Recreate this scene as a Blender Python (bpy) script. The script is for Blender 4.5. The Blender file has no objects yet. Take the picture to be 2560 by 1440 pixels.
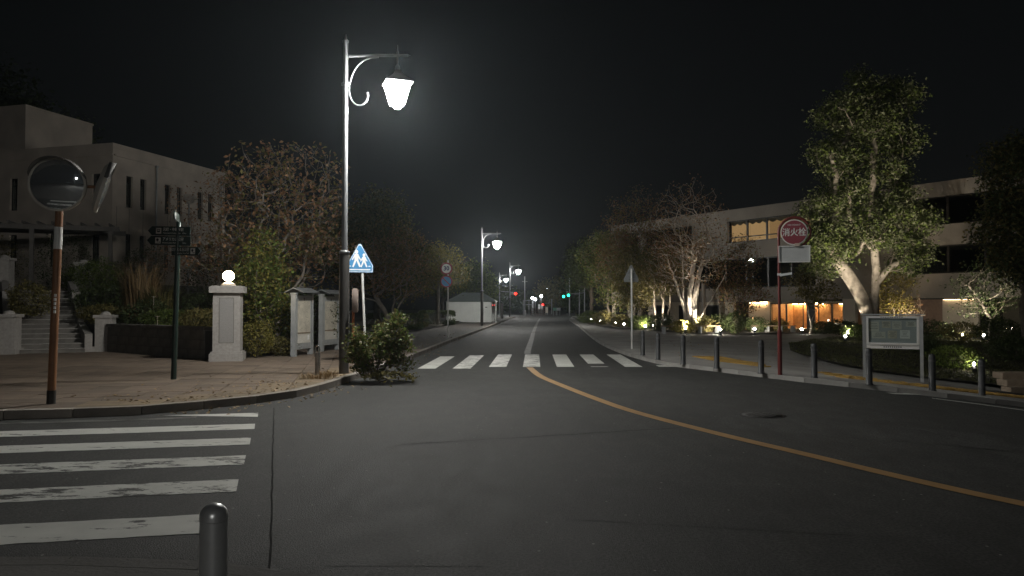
import bpy, math, random
import numpy as np
from mathutils import Vector, Matrix

# ------------------------------------------------------------------ camera, sky, exposure
sc = bpy.context.scene
C = sc.collection
FPX, HC = 1850.0, 1.6                    # focal length in photo pixels (2560 wide), eye height
PITCH = math.atan(46 / FPX)
cam_d = bpy.data.cameras.new('camera')
cam_d.sensor_width = 36.0
cam_d.lens = FPX / 2560 * 36
cam_d.clip_start, cam_d.clip_end = 0.05, 2000
cam = bpy.data.objects.new('camera', cam_d)
C.objects.link(cam)
cam.location = (0, 0, HC)
cam.rotation_euler = (math.pi / 2 + PITCH, 0, 0)
sc.camera = cam

world = bpy.data.worlds.new('World')
sc.world = world
world.use_nodes = True
wn, wl = world.node_tree.nodes, world.node_tree.links
wn.clear()
w_out = wn.new('ShaderNodeOutputWorld')
w_bg = wn.new('ShaderNodeBackground')
w_sky = wn.new('ShaderNodeTexSky')
w_sky.sky_type = 'NISHITA'
w_sky.sun_disc = False
w_sky.sun_elevation = math.radians(-4.0)
w_sky.sun_rotation = math.radians(20)
w_hs = wn.new('ShaderNodeHueSaturation')
w_hs.inputs['Saturation'].default_value = 0.25
w_bg.inputs['Strength'].default_value = 0.02
w_bg2 = wn.new('ShaderNodeBackground')          # even night sky glow over a town
w_bg2.inputs['Color'].default_value = (0.70, 0.92, 1.0, 1)
w_bg2.inputs['Strength'].default_value = 0.0016
w_add = wn.new('ShaderNodeAddShader')
wl.new(w_sky.outputs[0], w_hs.inputs['Color'])
wl.new(w_hs.outputs[0], w_bg.inputs['Color'])
wl.new(w_bg.outputs[0], w_add.inputs[0])
wl.new(w_bg2.outputs[0], w_add.inputs[1])
wl.new(w_add.outputs[0], w_out.inputs['Surface'])

vs = sc.view_settings
vs.view_transform = 'Standard'
vs.look = 'None'
vs.exposure = 0.0
vs.gamma = 1.0
vs.use_curve_mapping = False
cy = sc.cycles
cy.use_denoising = True
cy.max_bounces = 6
cy.diffuse_bounces = 3
cy.glossy_bounces = 3
cy.transmission_bounces = 4
cy.transparent_max_bounces = 8
cy.volume_bounces = 0
cy.caustics_reflective = False
cy.caustics_refractive = False
cy.sample_clamp_indirect = 4.0
LANTERN = 660.0                           # radiance of the street lanterns' panes
BLOOM_HAZE = 0.0005  # density of the volume added for lamp bloom
SPOTW = 7.0

# ------------------------------------------------------------------ ground shape and pixel helpers
def ss(t):
    t = min(1.0, max(0.0, t))
    return t * t * (3 - 2 * t)

def g(x, y):                              # the side street falls away to the right of the junction
    return -(0.12 + 0.85 * (1 - ss((y - 18) / 14))) * ss((x - .045 * y - 4.2) / 12)

def ray(px, py):
    dx, dz = (px - 1280) / FPX, -(py - 720) / FPX
    y = math.cos(PITCH) - dz * math.sin(PITCH)
    z = math.sin(PITCH) + dz * math.cos(PITCH)
    return dx / y, z / y

def at(px, py, d):                        # the point seen at a photo pixel, d metres ahead
    dx, dz = ray(px, py)
    return Vector((dx * d, d, HC + dz * d))

def gp(px, py, off=0.0):                  # the ground point seen at a photo pixel
    dx, dz = ray(px, py)
    lo, hi = 1.0, 300.0
    for _ in range(50):
        m = (lo + hi) / 2
        if HC + dz * m > g(dx * m, m) + off: lo = m
        else: hi = m
    return Vector((dx * lo, lo, g(dx * lo, lo) + off))

# ------------------------------------------------------------------ materials
MATS = {}
def mat(name, col, rough=0.7, metal=0.0, var=0.12, scale=6.0, bump=0.0, bscale=60.0, col2=None, spec=0.5, island=False, rand=0.0,
        translucent=0.0, emit=None, estr=0.0, coat=0.0):
    if name in MATS: return MATS[name]
    m = bpy.data.materials.new(name)
    m.use_nodes = True
    n, l = m.node_tree.nodes, m.node_tree.links
    b = n['Principled BSDF']
    out = n['Material Output']
    b.inputs['Roughness'].default_value = rough
    b.inputs['Metallic'].default_value = metal
    b.inputs['Specular IOR Level'].default_value = spec
    b.inputs['Coat Weight'].default_value = coat
    tc = n.new('ShaderNodeTexCoord')
    ns = n.new('ShaderNodeTexNoise')
    ns.inputs['Scale'].default_value = scale
    ns.inputs['Detail'].default_value = 6
    l.new(tc.outputs['Object'], ns.inputs['Vector'])
    rp = n.new('ShaderNodeValToRGB')
    c1 = tuple(c * (1 - var) for c in col)
    c2 = tuple(min(1, c * (1 + var)) for c in (col2 or col))
    rp.color_ramp.elements[0].color = (*c1, 1)
    rp.color_ramp.elements[1].color = (*c2, 1)
    rp.color_ramp.elements[0].position = 0.3
    rp.color_ramp.elements[1].position = 0.7
    if island:
        ge = n.new('ShaderNodeNewGeometry')
        mx = n.new('ShaderNodeMath'); mx.operation = 'MULTIPLY_ADD'
        l.new(ge.outputs['Random Per Island'], mx.inputs[0])
        mx.inputs[1].default_value = 0.75
        m2 = n.new('ShaderNodeMath'); m2.operation = 'MULTIPLY'
        l.new(ns.outputs['Fac'], m2.inputs[0]); m2.inputs[1].default_value = 0.35
        l.new(m2.outputs[0], mx.inputs[2])
        rp.color_ramp.elements[0].position = 0.1
        rp.color_ramp.elements[1].position = 0.95
        l.new(mx.outputs[0], rp.inputs['Fac'])
    else:
        l.new(ns.outputs['Fac'], rp.inputs['Fac'])
    cout = rp.outputs['Color']
    if rand:
        oi = n.new('ShaderNodeObjectInfo')
        hs = n.new('ShaderNodeHueSaturation')
        mp = n.new('ShaderNodeMapRange')
        mp.inputs['To Min'].default_value = 1 - rand
        mp.inputs['To Max'].default_value = 1 + rand
        l.new(oi.outputs['Random'], mp.inputs['Value'])
        l.new(mp.outputs[0], hs.inputs['Value'])
        l.new(cout, hs.inputs['Color'])
        cout = hs.outputs['Color']
    l.new(cout, b.inputs['Base Color'])
    if bump:
        nb = n.new('ShaderNodeTexNoise')
        nb.inputs['Scale'].default_value = bscale
        nb.inputs['Detail'].default_value = 5
        l.new(tc.outputs['Object'], nb.inputs['Vector'])
        bp = n.new('ShaderNodeBump')
        bp.inputs['Strength'].default_value = bump
        bp.inputs['Distance'].default_value = 0.02
        l.new(nb.outputs['Fac'], bp.inputs['Height'])
        l.new(bp.outputs[0], b.inputs['Normal'])
    if emit:
        b.inputs['Emission Color'].default_value = (*emit, 1)
        b.inputs['Emission Strength'].default_value = estr
    if translucent:
        tr = n.new('ShaderNodeBsdfTranslucent')
        l.new(cout, tr.inputs['Color'])
        ms = n.new('ShaderNodeMixShader')
        ms.inputs[0].default_value = translucent
        l.new(b.outputs[0], ms.inputs[1]); l.new(tr.outputs[0], ms.inputs[2])
        l.new(ms.outputs[0], out.inputs['Surface'])
    MATS[name] = m
    return m

def asphalt_mat():
    m = mat('asphalt', (0.042, 0.042, 0.0395), 0.78, var=0.15, scale=0.35, bump=0.55, bscale=90)
    n, l = m.node_tree.nodes, m.node_tree.links
    b = n['Principled BSDF']
    src = b.inputs['Base Color'].links[0].from_socket
    tc = next(x for x in n if x.type == 'TEX_COORD')
    vo = n.new('ShaderNodeTexVoronoi'); vo.inputs['Scale'].default_value = 11.0
    l.new(tc.outputs['Object'], vo.inputs['Vector'])
    lt = n.new('ShaderNodeMath'); lt.operation = 'LESS_THAN'; lt.inputs[1].default_value = 0.11
    l.new(vo.outputs['Distance'], lt.inputs[0])
    wn_ = n.new('ShaderNodeTexWhiteNoise'); l.new(vo.outputs['Position'], wn_.inputs['Vector'])
    gt = n.new('ShaderNodeMath'); gt.operation = 'GREATER_THAN'; gt.inputs[1].default_value = 0.91
    l.new(wn_.outputs['Value'], gt.inputs[0])
    mu = n.new('ShaderNodeMath'); mu.operation = 'MULTIPLY'
    l.new(lt.outputs[0], mu.inputs[0]); l.new(gt.outputs[0], mu.inputs[1])
    # finer aggregate grain and long worn streaks
    fn = n.new('ShaderNodeTexNoise'); fn.inputs['Scale'].default_value = 45; fn.inputs['Detail'].default_value = 4
    l.new(tc.outputs['Object'], fn.inputs['Vector'])
    mr = n.new('ShaderNodeMapRange'); mr.inputs['From Min'].default_value = 0.38; mr.inputs['From Max'].default_value = 0.62
    mr.inputs['To Min'].default_value = 0.55; mr.inputs['To Max'].default_value = 1.45
    l.new(fn.outputs['Fac'], mr.inputs['Value'])
    md = n.new('ShaderNodeTexNoise'); md.inputs['Scale'].default_value = 3.2; md.inputs['Detail'].default_value = 9; md.inputs['Roughness'].default_value = 0.8
    mp_ = n.new('ShaderNodeMapping'); mp_.inputs['Scale'].default_value = (1, .45, 1); l.new(tc.outputs['Object'], mp_.inputs['Vector']); l.new(mp_.outputs[0], md.inputs['Vector'])
    mr2 = n.new('ShaderNodeMapRange'); mr2.inputs['From Min'].default_value = 0.40; mr2.inputs['From Max'].default_value = 0.60
    mr2.inputs['To Min'].default_value = 0.66; mr2.inputs['To Max'].default_value = 1.34; l.new(md.outputs['Fac'], mr2.inputs['Value'])
    mq = n.new('ShaderNodeMath'); mq.operation = 'MULTIPLY'; l.new(mr.outputs[0], mq.inputs[0]); l.new(mr2.outputs[0], mq.inputs[1])
    rr_ = n.new('ShaderNodeMapRange'); rr_.inputs['To Min'].default_value = 0.60; rr_.inputs['To Max'].default_value = 0.95; l.new(md.outputs['Fac'], rr_.inputs['Value']); l.new(rr_.outputs[0], b.inputs['Roughness'])
    ml = n.new('ShaderNodeMix'); ml.data_type = 'RGBA'; ml.blend_type = 'MULTIPLY'; ml.inputs[0].default_value = 1
    l.new(src, ml.inputs[6]); l.new(mq.outputs[0], ml.inputs[7])
    mm = n.new('ShaderNodeMix'); mm.data_type = 'RGBA'
    l.new(mu.outputs[0], mm.inputs[0]); l.new(ml.outputs[2], mm.inputs[6]); mm.inputs[7].default_value = (0.26, 0.255, 0.24, 1)
    l.new(mm.outputs[2], b.inputs['Base Color'])
    return m

def paint_mat(name, col, wear):
    if name in MATS: return MATS[name]
    m = mat(name, col, 0.6, var=0.10, scale=3)
    n, l = m.node_tree.nodes, m.node_tree.links
    b = n['Principled BSDF']
    src = b.inputs['Base Color'].links[0].from_socket
    tc = next(x for x in n if x.type == 'TEX_COORD')
    mp = n.new('ShaderNodeMapping'); mp.inputs['Rotation'].default_value = (0, 0, 0.6); mp.inputs['Scale'].default_value = (1.0, 2.6, 1)
    l.new(tc.outputs['Object'], mp.inputs['Vector'])
    ns = n.new('ShaderNodeTexNoise'); ns.inputs['Scale'].default_value = 2.1; ns.inputs['Detail'].default_value = 12; ns.inputs['Roughness'].default_value = 0.76
    l.new(mp.outputs[0], ns.inputs['Vector'])
    rp = n.new('ShaderNodeValToRGB')
    rp.color_ramp.elements[0].position = wear; rp.color_ramp.elements[1].position = wear + 0.03
    l.new(ns.outputs['Fac'], rp.inputs['Fac'])
    mm = n.new('ShaderNodeMix'); mm.data_type = 'RGBA'
    l.new(rp.outputs['Color'], mm.inputs[0]); l.new(src, mm.inputs[6]); mm.inputs[7].default_value = (0.055, 0.054, 0.05, 1)
    inv = n.new('ShaderNodeMath'); inv.operation = 'SUBTRACT'; inv.inputs[0].default_value = 1.0
    l.new(mm.outputs[2], b.inputs['Base Color'])
    MATS[name] = m
    return m

def glass_mat(name='window_glass', tint=(0.88, 0.91, 0.90), refl=1.0):
    if name in MATS: return MATS[name]
    m = bpy.data.materials.new(name); m.use_nodes = True
    n, l = m.node_tree.nodes, m.node_tree.links
    n.remove(n['Principled BSDF'])
    tr = n.new('ShaderNodeBsdfTransparent'); tr.inputs[0].default_value = (*tint, 1)
    gl = n.new('ShaderNodeBsdfGlossy'); gl.inputs['Roughness'].default_value = 0.02
    fr = n.new('ShaderNodeFresnel')
    ge = n.new('ShaderNodeNewGeometry'); mr = n.new('ShaderNodeMapRange')      # same reflectance from both faces of a thin pane
    mr.inputs['To Min'].default_value = 1.5; mr.inputs['To Max'].default_value = 1 / 1.5
    l.new(ge.outputs['Backfacing'], mr.inputs['Value']); l.new(mr.outputs[0], fr.inputs['IOR'])
    ms = n.new('ShaderNodeMixShader')
    l.new(fr.outputs[0], ms.inputs[0]); l.new(tr.outputs[0], ms.inputs[1]); l.new(gl.outputs[0], ms.inputs[2])
    l.new(ms.outputs[0], n['Material Output'].inputs['Surface'])
    MATS[name] = m
    return m

def emit_mat(name, col, s):
    if name in MATS: return MATS[name]
    m = bpy.data.materials.new(name); m.use_nodes = True
    n, l = m.node_tree.nodes, m.node_tree.links
    n.remove(n['Principled BSDF'])
    e = n.new('ShaderNodeEmission'); e.inputs[0].default_value = (*col, 1); e.inputs[1].default_value = s
    l.new(e.outputs[0], n['Material Output'].inputs['Surface'])
    MATS[name] = m
    return m

ASPHALT = asphalt_mat()
PAINT = paint_mat('crosswalk_paint', (0.62, 0.62, 0.58), 0.575)
PAINT_B = paint_mat('worn_crosswalk_paint', (0.62, 0.62, 0.58), 0.52)
PAINT_O = paint_mat('orange_line_paint', (0.39, 0.235, 0.10), 0.68)
PAINT_F = paint_mat('faded_line_paint', (0.15, 0.15, 0.14), 0.50)
CONC = mat('kerb_concrete', (0.34, 0.33, 0.31), 0.85, var=0.2, scale=3, bump=0.4, bscale=40, rand=0.15)
KERBD = mat('dark_kerb_concrete', (0.30, 0.27, 0.24), 0.9, var=0.25, scale=3, bump=0.4, bscale=40, rand=0.15)
PAVE = mat('paving_base', (0.075, 0.066, 0.056), 0.85, var=0.2, scale=2, bump=0.3)
SLAB = mat('paving_slab', (0.155, 0.118, 0.088), 0.8, var=0.18, scale=2.5, bump=0.35, bscale=35, rand=0.22)
SLABT = mat('tan_paving_slab', (0.20, 0.15, 0.095), 0.8, var=0.18, scale=2.5, bump=0.35, bscale=35, rand=0.2)
PAVER = mat('grey_paving', (0.35, 0.34, 0.32), 0.8, var=0.2, scale=0.8, bump=0.3, bscale=30)
TACT = mat('yellow_tactile_block', (0.50, 0.31, 0.075), 0.75, var=0.2, scale=5, bump=0.3, rand=0.2)
SOIL = mat('garden_soil', (0.055, 0.048, 0.035), 0.95, var=0.35, scale=1.2, bump=0.8, bscale=12)
STONE = mat('grey_granite', (0.36, 0.34, 0.32), 0.75, var=0.14, scale=14, bump=0.25, bscale=80)
STONE_D = mat('dark_stone', (0.17, 0.16, 0.145), 0.85, var=0.25, scale=4, bump=0.5, bscale=25)
STUCCO = mat('beige_stucco', (0.57, 0.50, 0.43), 0.9, var=0.16, scale=0.8, bump=0.35, bscale=30)
WHITEM = mat('white_enamel', (0.70, 0.70, 0.68), 0.45, var=0.07, scale=5)
GREYM = mat('galvanised_grey', (0.40, 0.42, 0.43), 0.5, metal=0.3, var=0.1, scale=6)
STEELB = mat('brushed_steel', (0.62, 0.63, 0.64), 0.33, metal=0.6, var=0.08, scale=12)
ALUM = mat('brushed_aluminium', (0.55, 0.57, 0.58), 0.35, metal=0.85, var=0.06, scale=9)
STEEL = mat('polished_steel', (0.60, 0.61, 0.62), 0.22, metal=1.0, var=0.05, scale=12)
DARKM = mat('charcoal_metal', (0.050, 0.052, 0.055), 0.5, var=0.15, scale=8, bump=0.1)
LAMPM = mat('lamp_post_grey', (0.30, 0.31, 0.32), 0.38, metal=0.35, var=0.1, scale=5)
BROWNM = mat('lamp_base_brown_grey', (0.10, 0.095, 0.09), 0.5, metal=0.2, var=0.12, scale=5)
GREENM = mat('dark_green_enamel', (0.018, 0.035, 0.028), 0.35, var=0.1, scale=6)
ORANGE = mat('orange_enamel', (0.23, 0.105, 0.045), 0.5, var=0.15, scale=7)
REDM = mat('red_enamel', (0.15, 0.025, 0.022), 0.5, var=0.15, scale=7)
SIGNRED = mat('sign_red', (0.29, 0.05, 0.07), 0.5, var=0.05)
SIGNBLUE = mat('sign_blue', (0.05, 0.24, 0.50), 0.45, var=0.05)
SIGNWHITE = mat('sign_white', (0.80, 0.80, 0.78), 0.5, var=0.04)
INK = mat('dark_ink', (0.04, 0.045, 0.06), 0.6, var=0.05)
INKGREY = mat('grey_ink', (0.22, 0.22, 0.23), 0.7, var=0.1)
PAPER = mat('notice_paper', (0.62, 0.60, 0.54), 0.8, var=0.06, scale=9)
PAPER2 = mat('old_poster_paper', (0.55, 0.51, 0.42), 0.8, var=0.2, scale=5)
TERRA = mat('brown_wood_panel', (0.46, 0.25, 0.12), 0.55, var=0.25, scale=4)
CREAM = mat('cream_plaster', (0.55, 0.49, 0.40), 0.9, var=0.08, scale=2)
CONCW = mat('board_marked_concrete', (0.29, 0.265, 0.235), 0.9, var=0.14, scale=0.7, bump=0.2, bscale=10)
FRAMED = mat('dark_window_frame', (0.025, 0.023, 0.022), 0.4, var=0.1)
ROOFD = mat('dark_roof', (0.06, 0.06, 0.06), 0.8, var=0.2)
INTER = mat('dark_interior', (0.05, 0.048, 0.045), 0.9, var=0.2)
CURT = mat('window_blind', (0.42, 0.40, 0.37), 0.9, var=0.1)
WOODB = mat('bench_wood', (0.22, 0.16, 0.11), 0.7, var=0.2, scale=5)
BARKP = mat('pale_bark', (0.38, 0.33, 0.27), 0.9, var=0.45, scale=3.5, bump=1.0, bscale=9)
BARKG = mat('grey_bark', (0.24, 0.21, 0.18), 0.9, var=0.25, scale=5, bump=0.6, bscale=18)
BARKD = mat('dark_bark', (0.10, 0.085, 0.07), 0.9, var=0.25, scale=5, bump=0.6, bscale=18)
def leafm(name, a, b_, tr=0.3): return mat(name, a, 0.55, var=0.15, scale=0.9, col2=b_, island=True, translucent=tr, spec=0.3)
L_GREEN = leafm('green_leaves', (0.045, 0.072, 0.016), (0.16, 0.21, 0.05))
L_DARK = leafm('dark_evergreen_leaves', (0.03, 0.046, 0.018), (0.10, 0.13, 0.05))
L_BROWN = leafm('brown_autumn_leaves', (0.17, 0.080, 0.042), (0.42, 0.25, 0.135))
L_RED = leafm('reddish_autumn_leaves', (0.13, 0.055, 0.030), (0.28, 0.16, 0.085))
L_YEL = leafm('yellow_green_leaves', (0.10, 0.10, 0.02), (0.30, 0.26, 0.07))
L_OLIVE = leafm('olive_leaves', (0.08, 0.078, 0.025), (0.22, 0.19, 0.07))
L_CAMP = leafm('grey_green_leaves', (0.085, 0.098, 0.055), (0.20, 0.215, 0.12))
BARKW = mat('whitish_bark', (0.58, 0.52, 0.45), 0.9, var=0.3, scale=5, bump=0.6, bscale=14)
L_STRAW = leafm('straw_grass', (0.16, 0.105, 0.05), (0.36, 0.25, 0.13), 0.15)
L_GRASS = leafm('grass_blades', (0.04, 0.05, 0.015), (0.12, 0.12, 0.05), 0.2)
GLASS = glass_mat()

# ------------------------------------------------------------------ mesh helpers
class MB:
    def __init__(s): s.v, s.f, s.sm = [], [], []
    def add(s, vs_, fs, smooth=False):
        o = len(s.v)
        s.v += [tuple(v) for v in vs_]
        s.f += [tuple(i + o for i in f) for f in fs]
        s.sm += [smooth] * len(fs)
        return s
    def box(s, c, d, rz=0.0, M=None):
        x, y, z = d[0] / 2, d[1] / 2, d[2] / 2
        R = M if M is not None else Matrix.Rotation(rz, 3, 'Z')
        c = Vector(c)
        vs_ = [c + R @ Vector((a * x, b * y, e * z)) for a in (-1, 1) for b in (-1, 1) for e in (-1, 1)]
        return s.add(vs_, [(0, 1, 3, 2), (4, 6, 7, 5), (0, 4, 5, 1), (2, 3, 7, 6), (0, 2, 6, 4), (1, 5, 7, 3)])
    def tube(s, pts, rs, n=10, caps=True, smooth=True):
        pts = [Vector(p) for p in pts]
        if not hasattr(rs, '__len__'): rs = [rs] * len(pts)
        rings, prev = [], None
        for i, p in enumerate(pts):
            t = (pts[min(i + 1, len(pts) - 1)] - pts[max(i - 1, 0)])
            t = t.normalized() if t.length > 1e-9 else Vector((0, 0, 1))
            ref = Vector((1, 0, 0)) if abs(t.x) < 0.8 else Vector((0, 1, 0))
            if prev is not None: ref = prev
            u = (ref - t * ref.dot(t)).normalized()
            prev = u
            w = t.cross(u)
            rings.append([p + (u * math.cos(2 * math.pi * k / n) + w * math.sin(2 * math.pi * k / n)) * rs[i] for k in range(n)])
        vs_ = [v for r in rings for v in r]
        fs = [(i * n + k, i * n + (k + 1) % n, (i + 1) * n + (k + 1) % n, (i + 1) * n + k) for i in range(len(pts) - 1) for k in range(n)]
        s.add(vs_, fs, smooth)
        if caps:
            s.add(rings[0][::-1], [tuple(range(n))]); s.add(rings[-1], [tuple(range(n))])
        return s
    def cyl(s, p0, p1, r, r2=None, n=12): return s.tube([p0, p1], [r, r if r2 is None else r2], n)
    def lathe(s, prof, c=(0, 0, 0), n=16, smooth=True):
        c = Vector(c)
        return s.tube([c + Vector((0, 0, z)) for r, z in prof], [max(r, 1e-4) for r, z in prof], n, True, smooth)
    def prism(s, poly, M, th):            # polygon in local XY, thickness along local +Z of matrix M
        n = len(poly)
        a = [M @ Vector((x, y, 0)) for x, y in poly]
        b = [M @ Vector((x, y, th)) for x, y in poly]
        return s.add(a + b, [tuple(range(n))[::-1], tuple(range(n, 2 * n))] + [(i, (i + 1) % n, n + (i + 1) % n, n + i) for i in range(n)])
    def build(s, name, m, parent=None, loc=None):
        me = bpy.data.meshes.new(name)
        me.from_pydata(s.v, [], s.f)
        me.polygons.foreach_set('use_smooth', s.sm)
        me.materials.append(m)
        me.update()
        o = bpy.data.objects.new(name, me)
        C.objects.link(o)
        if parent is not None: o.parent = parent
        if loc is not None: o.location = loc
        return o

def tag(o, label, cat=None, group=None, kind=None):
    o['label'] = label
    if cat: o['category'] = cat
    if group: o['group'] = group
    if kind: o['kind'] = kind
    return o
def thing(name, label, cat, loc=(0, 0, 0), rz=0.0, group=None):
    o = bpy.data.objects.new(name, None)
    o.empty_display_size = 0.2
    C.objects.link(o)
    o.location = loc; o.rotation_euler = (0, 0, rz)
    return tag(o, label, cat, group)
def struct(o):
    o['kind'] = 'structure'; return o
def dup(root, loc, rz, label):
    r = root.copy(); C.objects.link(r); r.location = loc; r.rotation_euler = (0, 0, rz); r['label'] = label
    for ch in list(root.children):
        c = ch.copy(); C.objects.link(c); c.parent = r
        for q in list(ch.children):
            d = q.copy(); C.objects.link(d); d.parent = c
    return r
def share(name, me, parent, loc, rz=0.0, scale=(1, 1, 1)):
    o = bpy.data.objects.new(name, me); C.objects.link(o); o.parent = parent
    o.location = loc; o.rotation_euler = (0, 0, rz); o.scale = scale
    return o
def light(name, kind, parent, loc, energy, col, **kw):
    d = bpy.data.lights.new(name, kind); d.energy = energy; d.color = col
    for k, v in kw.items():
        if k != 'aim': setattr(d, k, v)
    o = bpy.data.objects.new(name, d); C.objects.link(o); o.parent = parent; o.location = loc
    if 'aim' in kw: o.rotation_euler = (Vector(kw['aim'])).to_track_quat('-Z', 'Y').to_euler()
    return o
def frame(origin, xdir, zdir):            # matrix with local X along xdir, local Z along zdir
    z = Vector(zdir).normalized(); x = Vector(xdir); x = (x - z * x.dot(z)).normalized(); y = z.cross(x)
    M = Matrix((x, y, z)).transposed().to_4x4(); M.translation = Vector(origin)
    return M
def text(name, body, size, M, m, parent, align='CENTER', sx=1.0, bold=0.0):
    cu = bpy.data.curves.new(name, 'FONT'); cu.body = body; cu.size = size; cu.align_x = align; cu.align_y = 'CENTER'; cu.offset = bold; cu.resolution_u = 2
    t = bpy.data.objects.new(name, cu); C.objects.link(t)
    me = bpy.data.meshes.new_from_object(t.evaluated_get(bpy.context.evaluated_depsgraph_get()))
    bpy.data.objects.remove(t)
    me.transform(M @ Matrix.Diagonal((sx, 1, 1, 1)))
    me.materials.clear(); me.materials.append(m)
    o = bpy.data.objects.new(name, me); C.objects.link(o); o.parent = parent
    return o
def clip(poly, x0, y0, x1, y1):
    for ax, lim, sg in ((0, x0, 1), (0, x1, -1), (1, y0, 1), (1, y1, -1)):
        out = []
        for i, p in enumerate(poly):
            q = poly[i - 1]
            ip, iq = (p[ax] - lim) * sg >= 0, (q[ax] - lim) * sg >= 0
            if ip != iq:
                t = (lim - q[ax]) / (p[ax] - q[ax])
                out.append((q[0] + t * (p[0] - q[0]), q[1] + t * (p[1] - q[1])))
            if ip: out.append(p)
        poly = out
        if len(poly) < 3: return []
    return poly
def area(p): return 0.5 * sum(p[i - 1][0] * p[i][1] - p[i][0] * p[i - 1][1] for i in range(len(p)))
def sheet(name, poly, cell, zf, m, parent=None):
    if area(poly) < 0: poly = poly[::-1]
    xs, ys = [p[0] for p in poly], [p[1] for p in poly]
    idx, V, F = {}, [], []
    for i in range(math.floor(min(xs) / cell), math.ceil(max(xs) / cell)):
        col = clip(poly, i * cell, min(ys), (i + 1) * cell, max(ys))
        if not col: continue
        for j in range(math.floor(min(ys) / cell), math.ceil(max(ys) / cell)):
            q = clip(col, i * cell, j * cell, (i + 1) * cell, (j + 1) * cell)
            if not q or abs(area(q)) < 1e-5: continue
            f = []
            for p in q:
                k = (round(p[0], 4), round(p[1], 4))
                if k not in idx: idx[k] = len(V); V.append((k[0], k[1], zf(*k)))
                if idx[k] not in f: f.append(idx[k])
            if len(f) > 2: F.append(f)
    b = MB(); b.add(V, F)
    return b.build(name, m, parent)
def offset(pl, d):                        # polyline moved to its left by d
    out = []
    for i, p in enumerate(pl):
        a, b = Vector(pl[max(i - 1, 0)]), Vector(pl[min(i + 1, len(pl) - 1)])
        t = (b - a).normalized()
        out.append((p[0] - t.y * d, p[1] + t.x * d))
    return out
def resample(pl, step):
    out, left = [], 0.0
    for i in range(len(pl) - 1):
        a, b = Vector(pl[i]), Vector(pl[i + 1])
        L = (b - a).length; d = left
        while d < L:
            out.append(a + (b - a) * (d / L)); d += step
        left = d - L
    return out
def spline(pl, n=6):
    P = [Vector(p) for p in pl]; P = [2 * P[0] - P[1]] + P + [2 * P[-1] - P[-2]]
    out = []
    for i in range(1, len(P) - 2):
        for k in range(n):
            t = k / n
            out.append(0.5 * ((2 * P[i]) + (P[i + 1] - P[i - 1]) * t + (2 * P[i - 1] - 5 * P[i] + 4 * P[i + 1] - P[i + 2]) * t * t + (3 * P[i] - P[i - 1] - 3 * P[i + 1] + P[i + 2]) * t ** 3))
    out.append(P[-2])
    return [tuple(p) for p in out]
def ribbon(name, pl, w, zoff, m, parent):
    a, b = offset(pl, w / 2), offset(pl, -w / 2)
    n = len(pl)
    k = MB(); k.add([(x, y, g(x, y) + zoff) for x, y in a] + [(x, y, g(x, y) + zoff) for x, y in b], [(i, n + i, n + i + 1, i + 1) for i in range(n - 1)])
    return k.build(name, m, parent)

# ------------------------------------------------------------------ ground, road, pavements
ground = struct(sheet('ground', [(-400, -120), (400, -120), (400, 600), (-400, 600)], 20.0, lambda x, y: -1.3, SOIL))
road = struct(sheet('road', [(-60, -40), (60, -40), (60, 150), (-60, 150)], 1.0, lambda x, y: g(x, y), ASPHALT))

KL = spline([(-45, 2.2), (-20, 7.7), (-12, 9.45), (-7.3, 10.5), (-5.72, 10.85), (-4.87, 11.5), (-4.2, 12.25), (-3.72, 13.3), (-3.45, 15.7), (-3.02, 23.3), (-2.72, 32.2), (-1.95, 50), (0.0, 98.7), (0.4, 106)])
rk_px = [(1450, 820), (1470, 838), (1500, 860), (1555, 885), (1640, 909), (1705, 919), (1790, 929), (1902, 943), (2036, 959), (2172, 973), (2330, 991), (2560, 1018)]
KR = spline([(9.4, 116), (8.2, 102), (6.6, 85)] + [tuple(gp(*p))[:2] for p in rk_px] + [(16, 15.6), (28, 18.5), (60, 27)])
KN = spline([(-45, -4.2), (-10, 3.3), (-5, 4.45), (-3.23, 4.67), (-1.94, 4.60), (-1.25, 4.42), (-0.4, 3.9), (0.6, 2.6), (1.2, 0.5), (1.5, -4), (1.5, -38)])

pl_ = struct(sheet('pavement_left', offset(KL, 0.15) + [(-45, 106)], 2.0, lambda x, y: 0.10, PAVE))
pr_ = struct(sheet('pavement_right', offset(KR, 0.15) + [(60, 116)], 1.0, lambda x, y: g(x, y) + 0.085, PAVER))
PAVEN = mat('near_paving', (0.105, 0.10, 0.092), 0.9, var=0.25, scale=1.5, bump=0.4, bscale=30)
pn_ = struct(sheet('pavement_near', offset(KN[::-1], 0.12)[::-1] if False else [(p[0], p[1] - .05) for p in KN[:40]] + offset(KN, -0.05)[40:] + [(-45, -38)], 2.0, lambda x, y: 0.035, PAVEN))

kb = MB(); kb.box((0, 0, 0), (1, 0.15, 0.30)); kme = kb.build('kerb_stone', CONC).data
bpy.data.objects.remove(bpy.data.objects['kerb_stone'])
kmd = kme.copy(); kmd.materials[0] = KERBD
kmn = kme.copy(); kmn.materials[0] = PAVEN
def kerb(pl, parent, side, top, step, lim, me=kme):
    pts = resample(pl, step)
    for i in range(len(pts) - 1):
        a, b = pts[i], pts[i + 1]
        if not lim(a): continue
        t = (b - a).normalized(); mid = (a + b) / 2 + Vector((-t.y, t.x)) * 0.075 * side
        z = g(mid.x, mid.y) + top - 0.15
        o = share('kerb_stone', me, parent, (mid.x, mid.y, z), math.atan2(t.y, t.x), ((b - a).length - 0.012, 1, 1))
        dz = g(b.x, b.y) - g(a.x, a.y)
        o.rotation_euler = (0, -math.atan2(dz, (b - a).length), math.atan2(t.y, t.x))
kerb(KL, pl_, 1, 0.125, 0.9, lambda a: a.x > -11.5, kmd)
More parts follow.
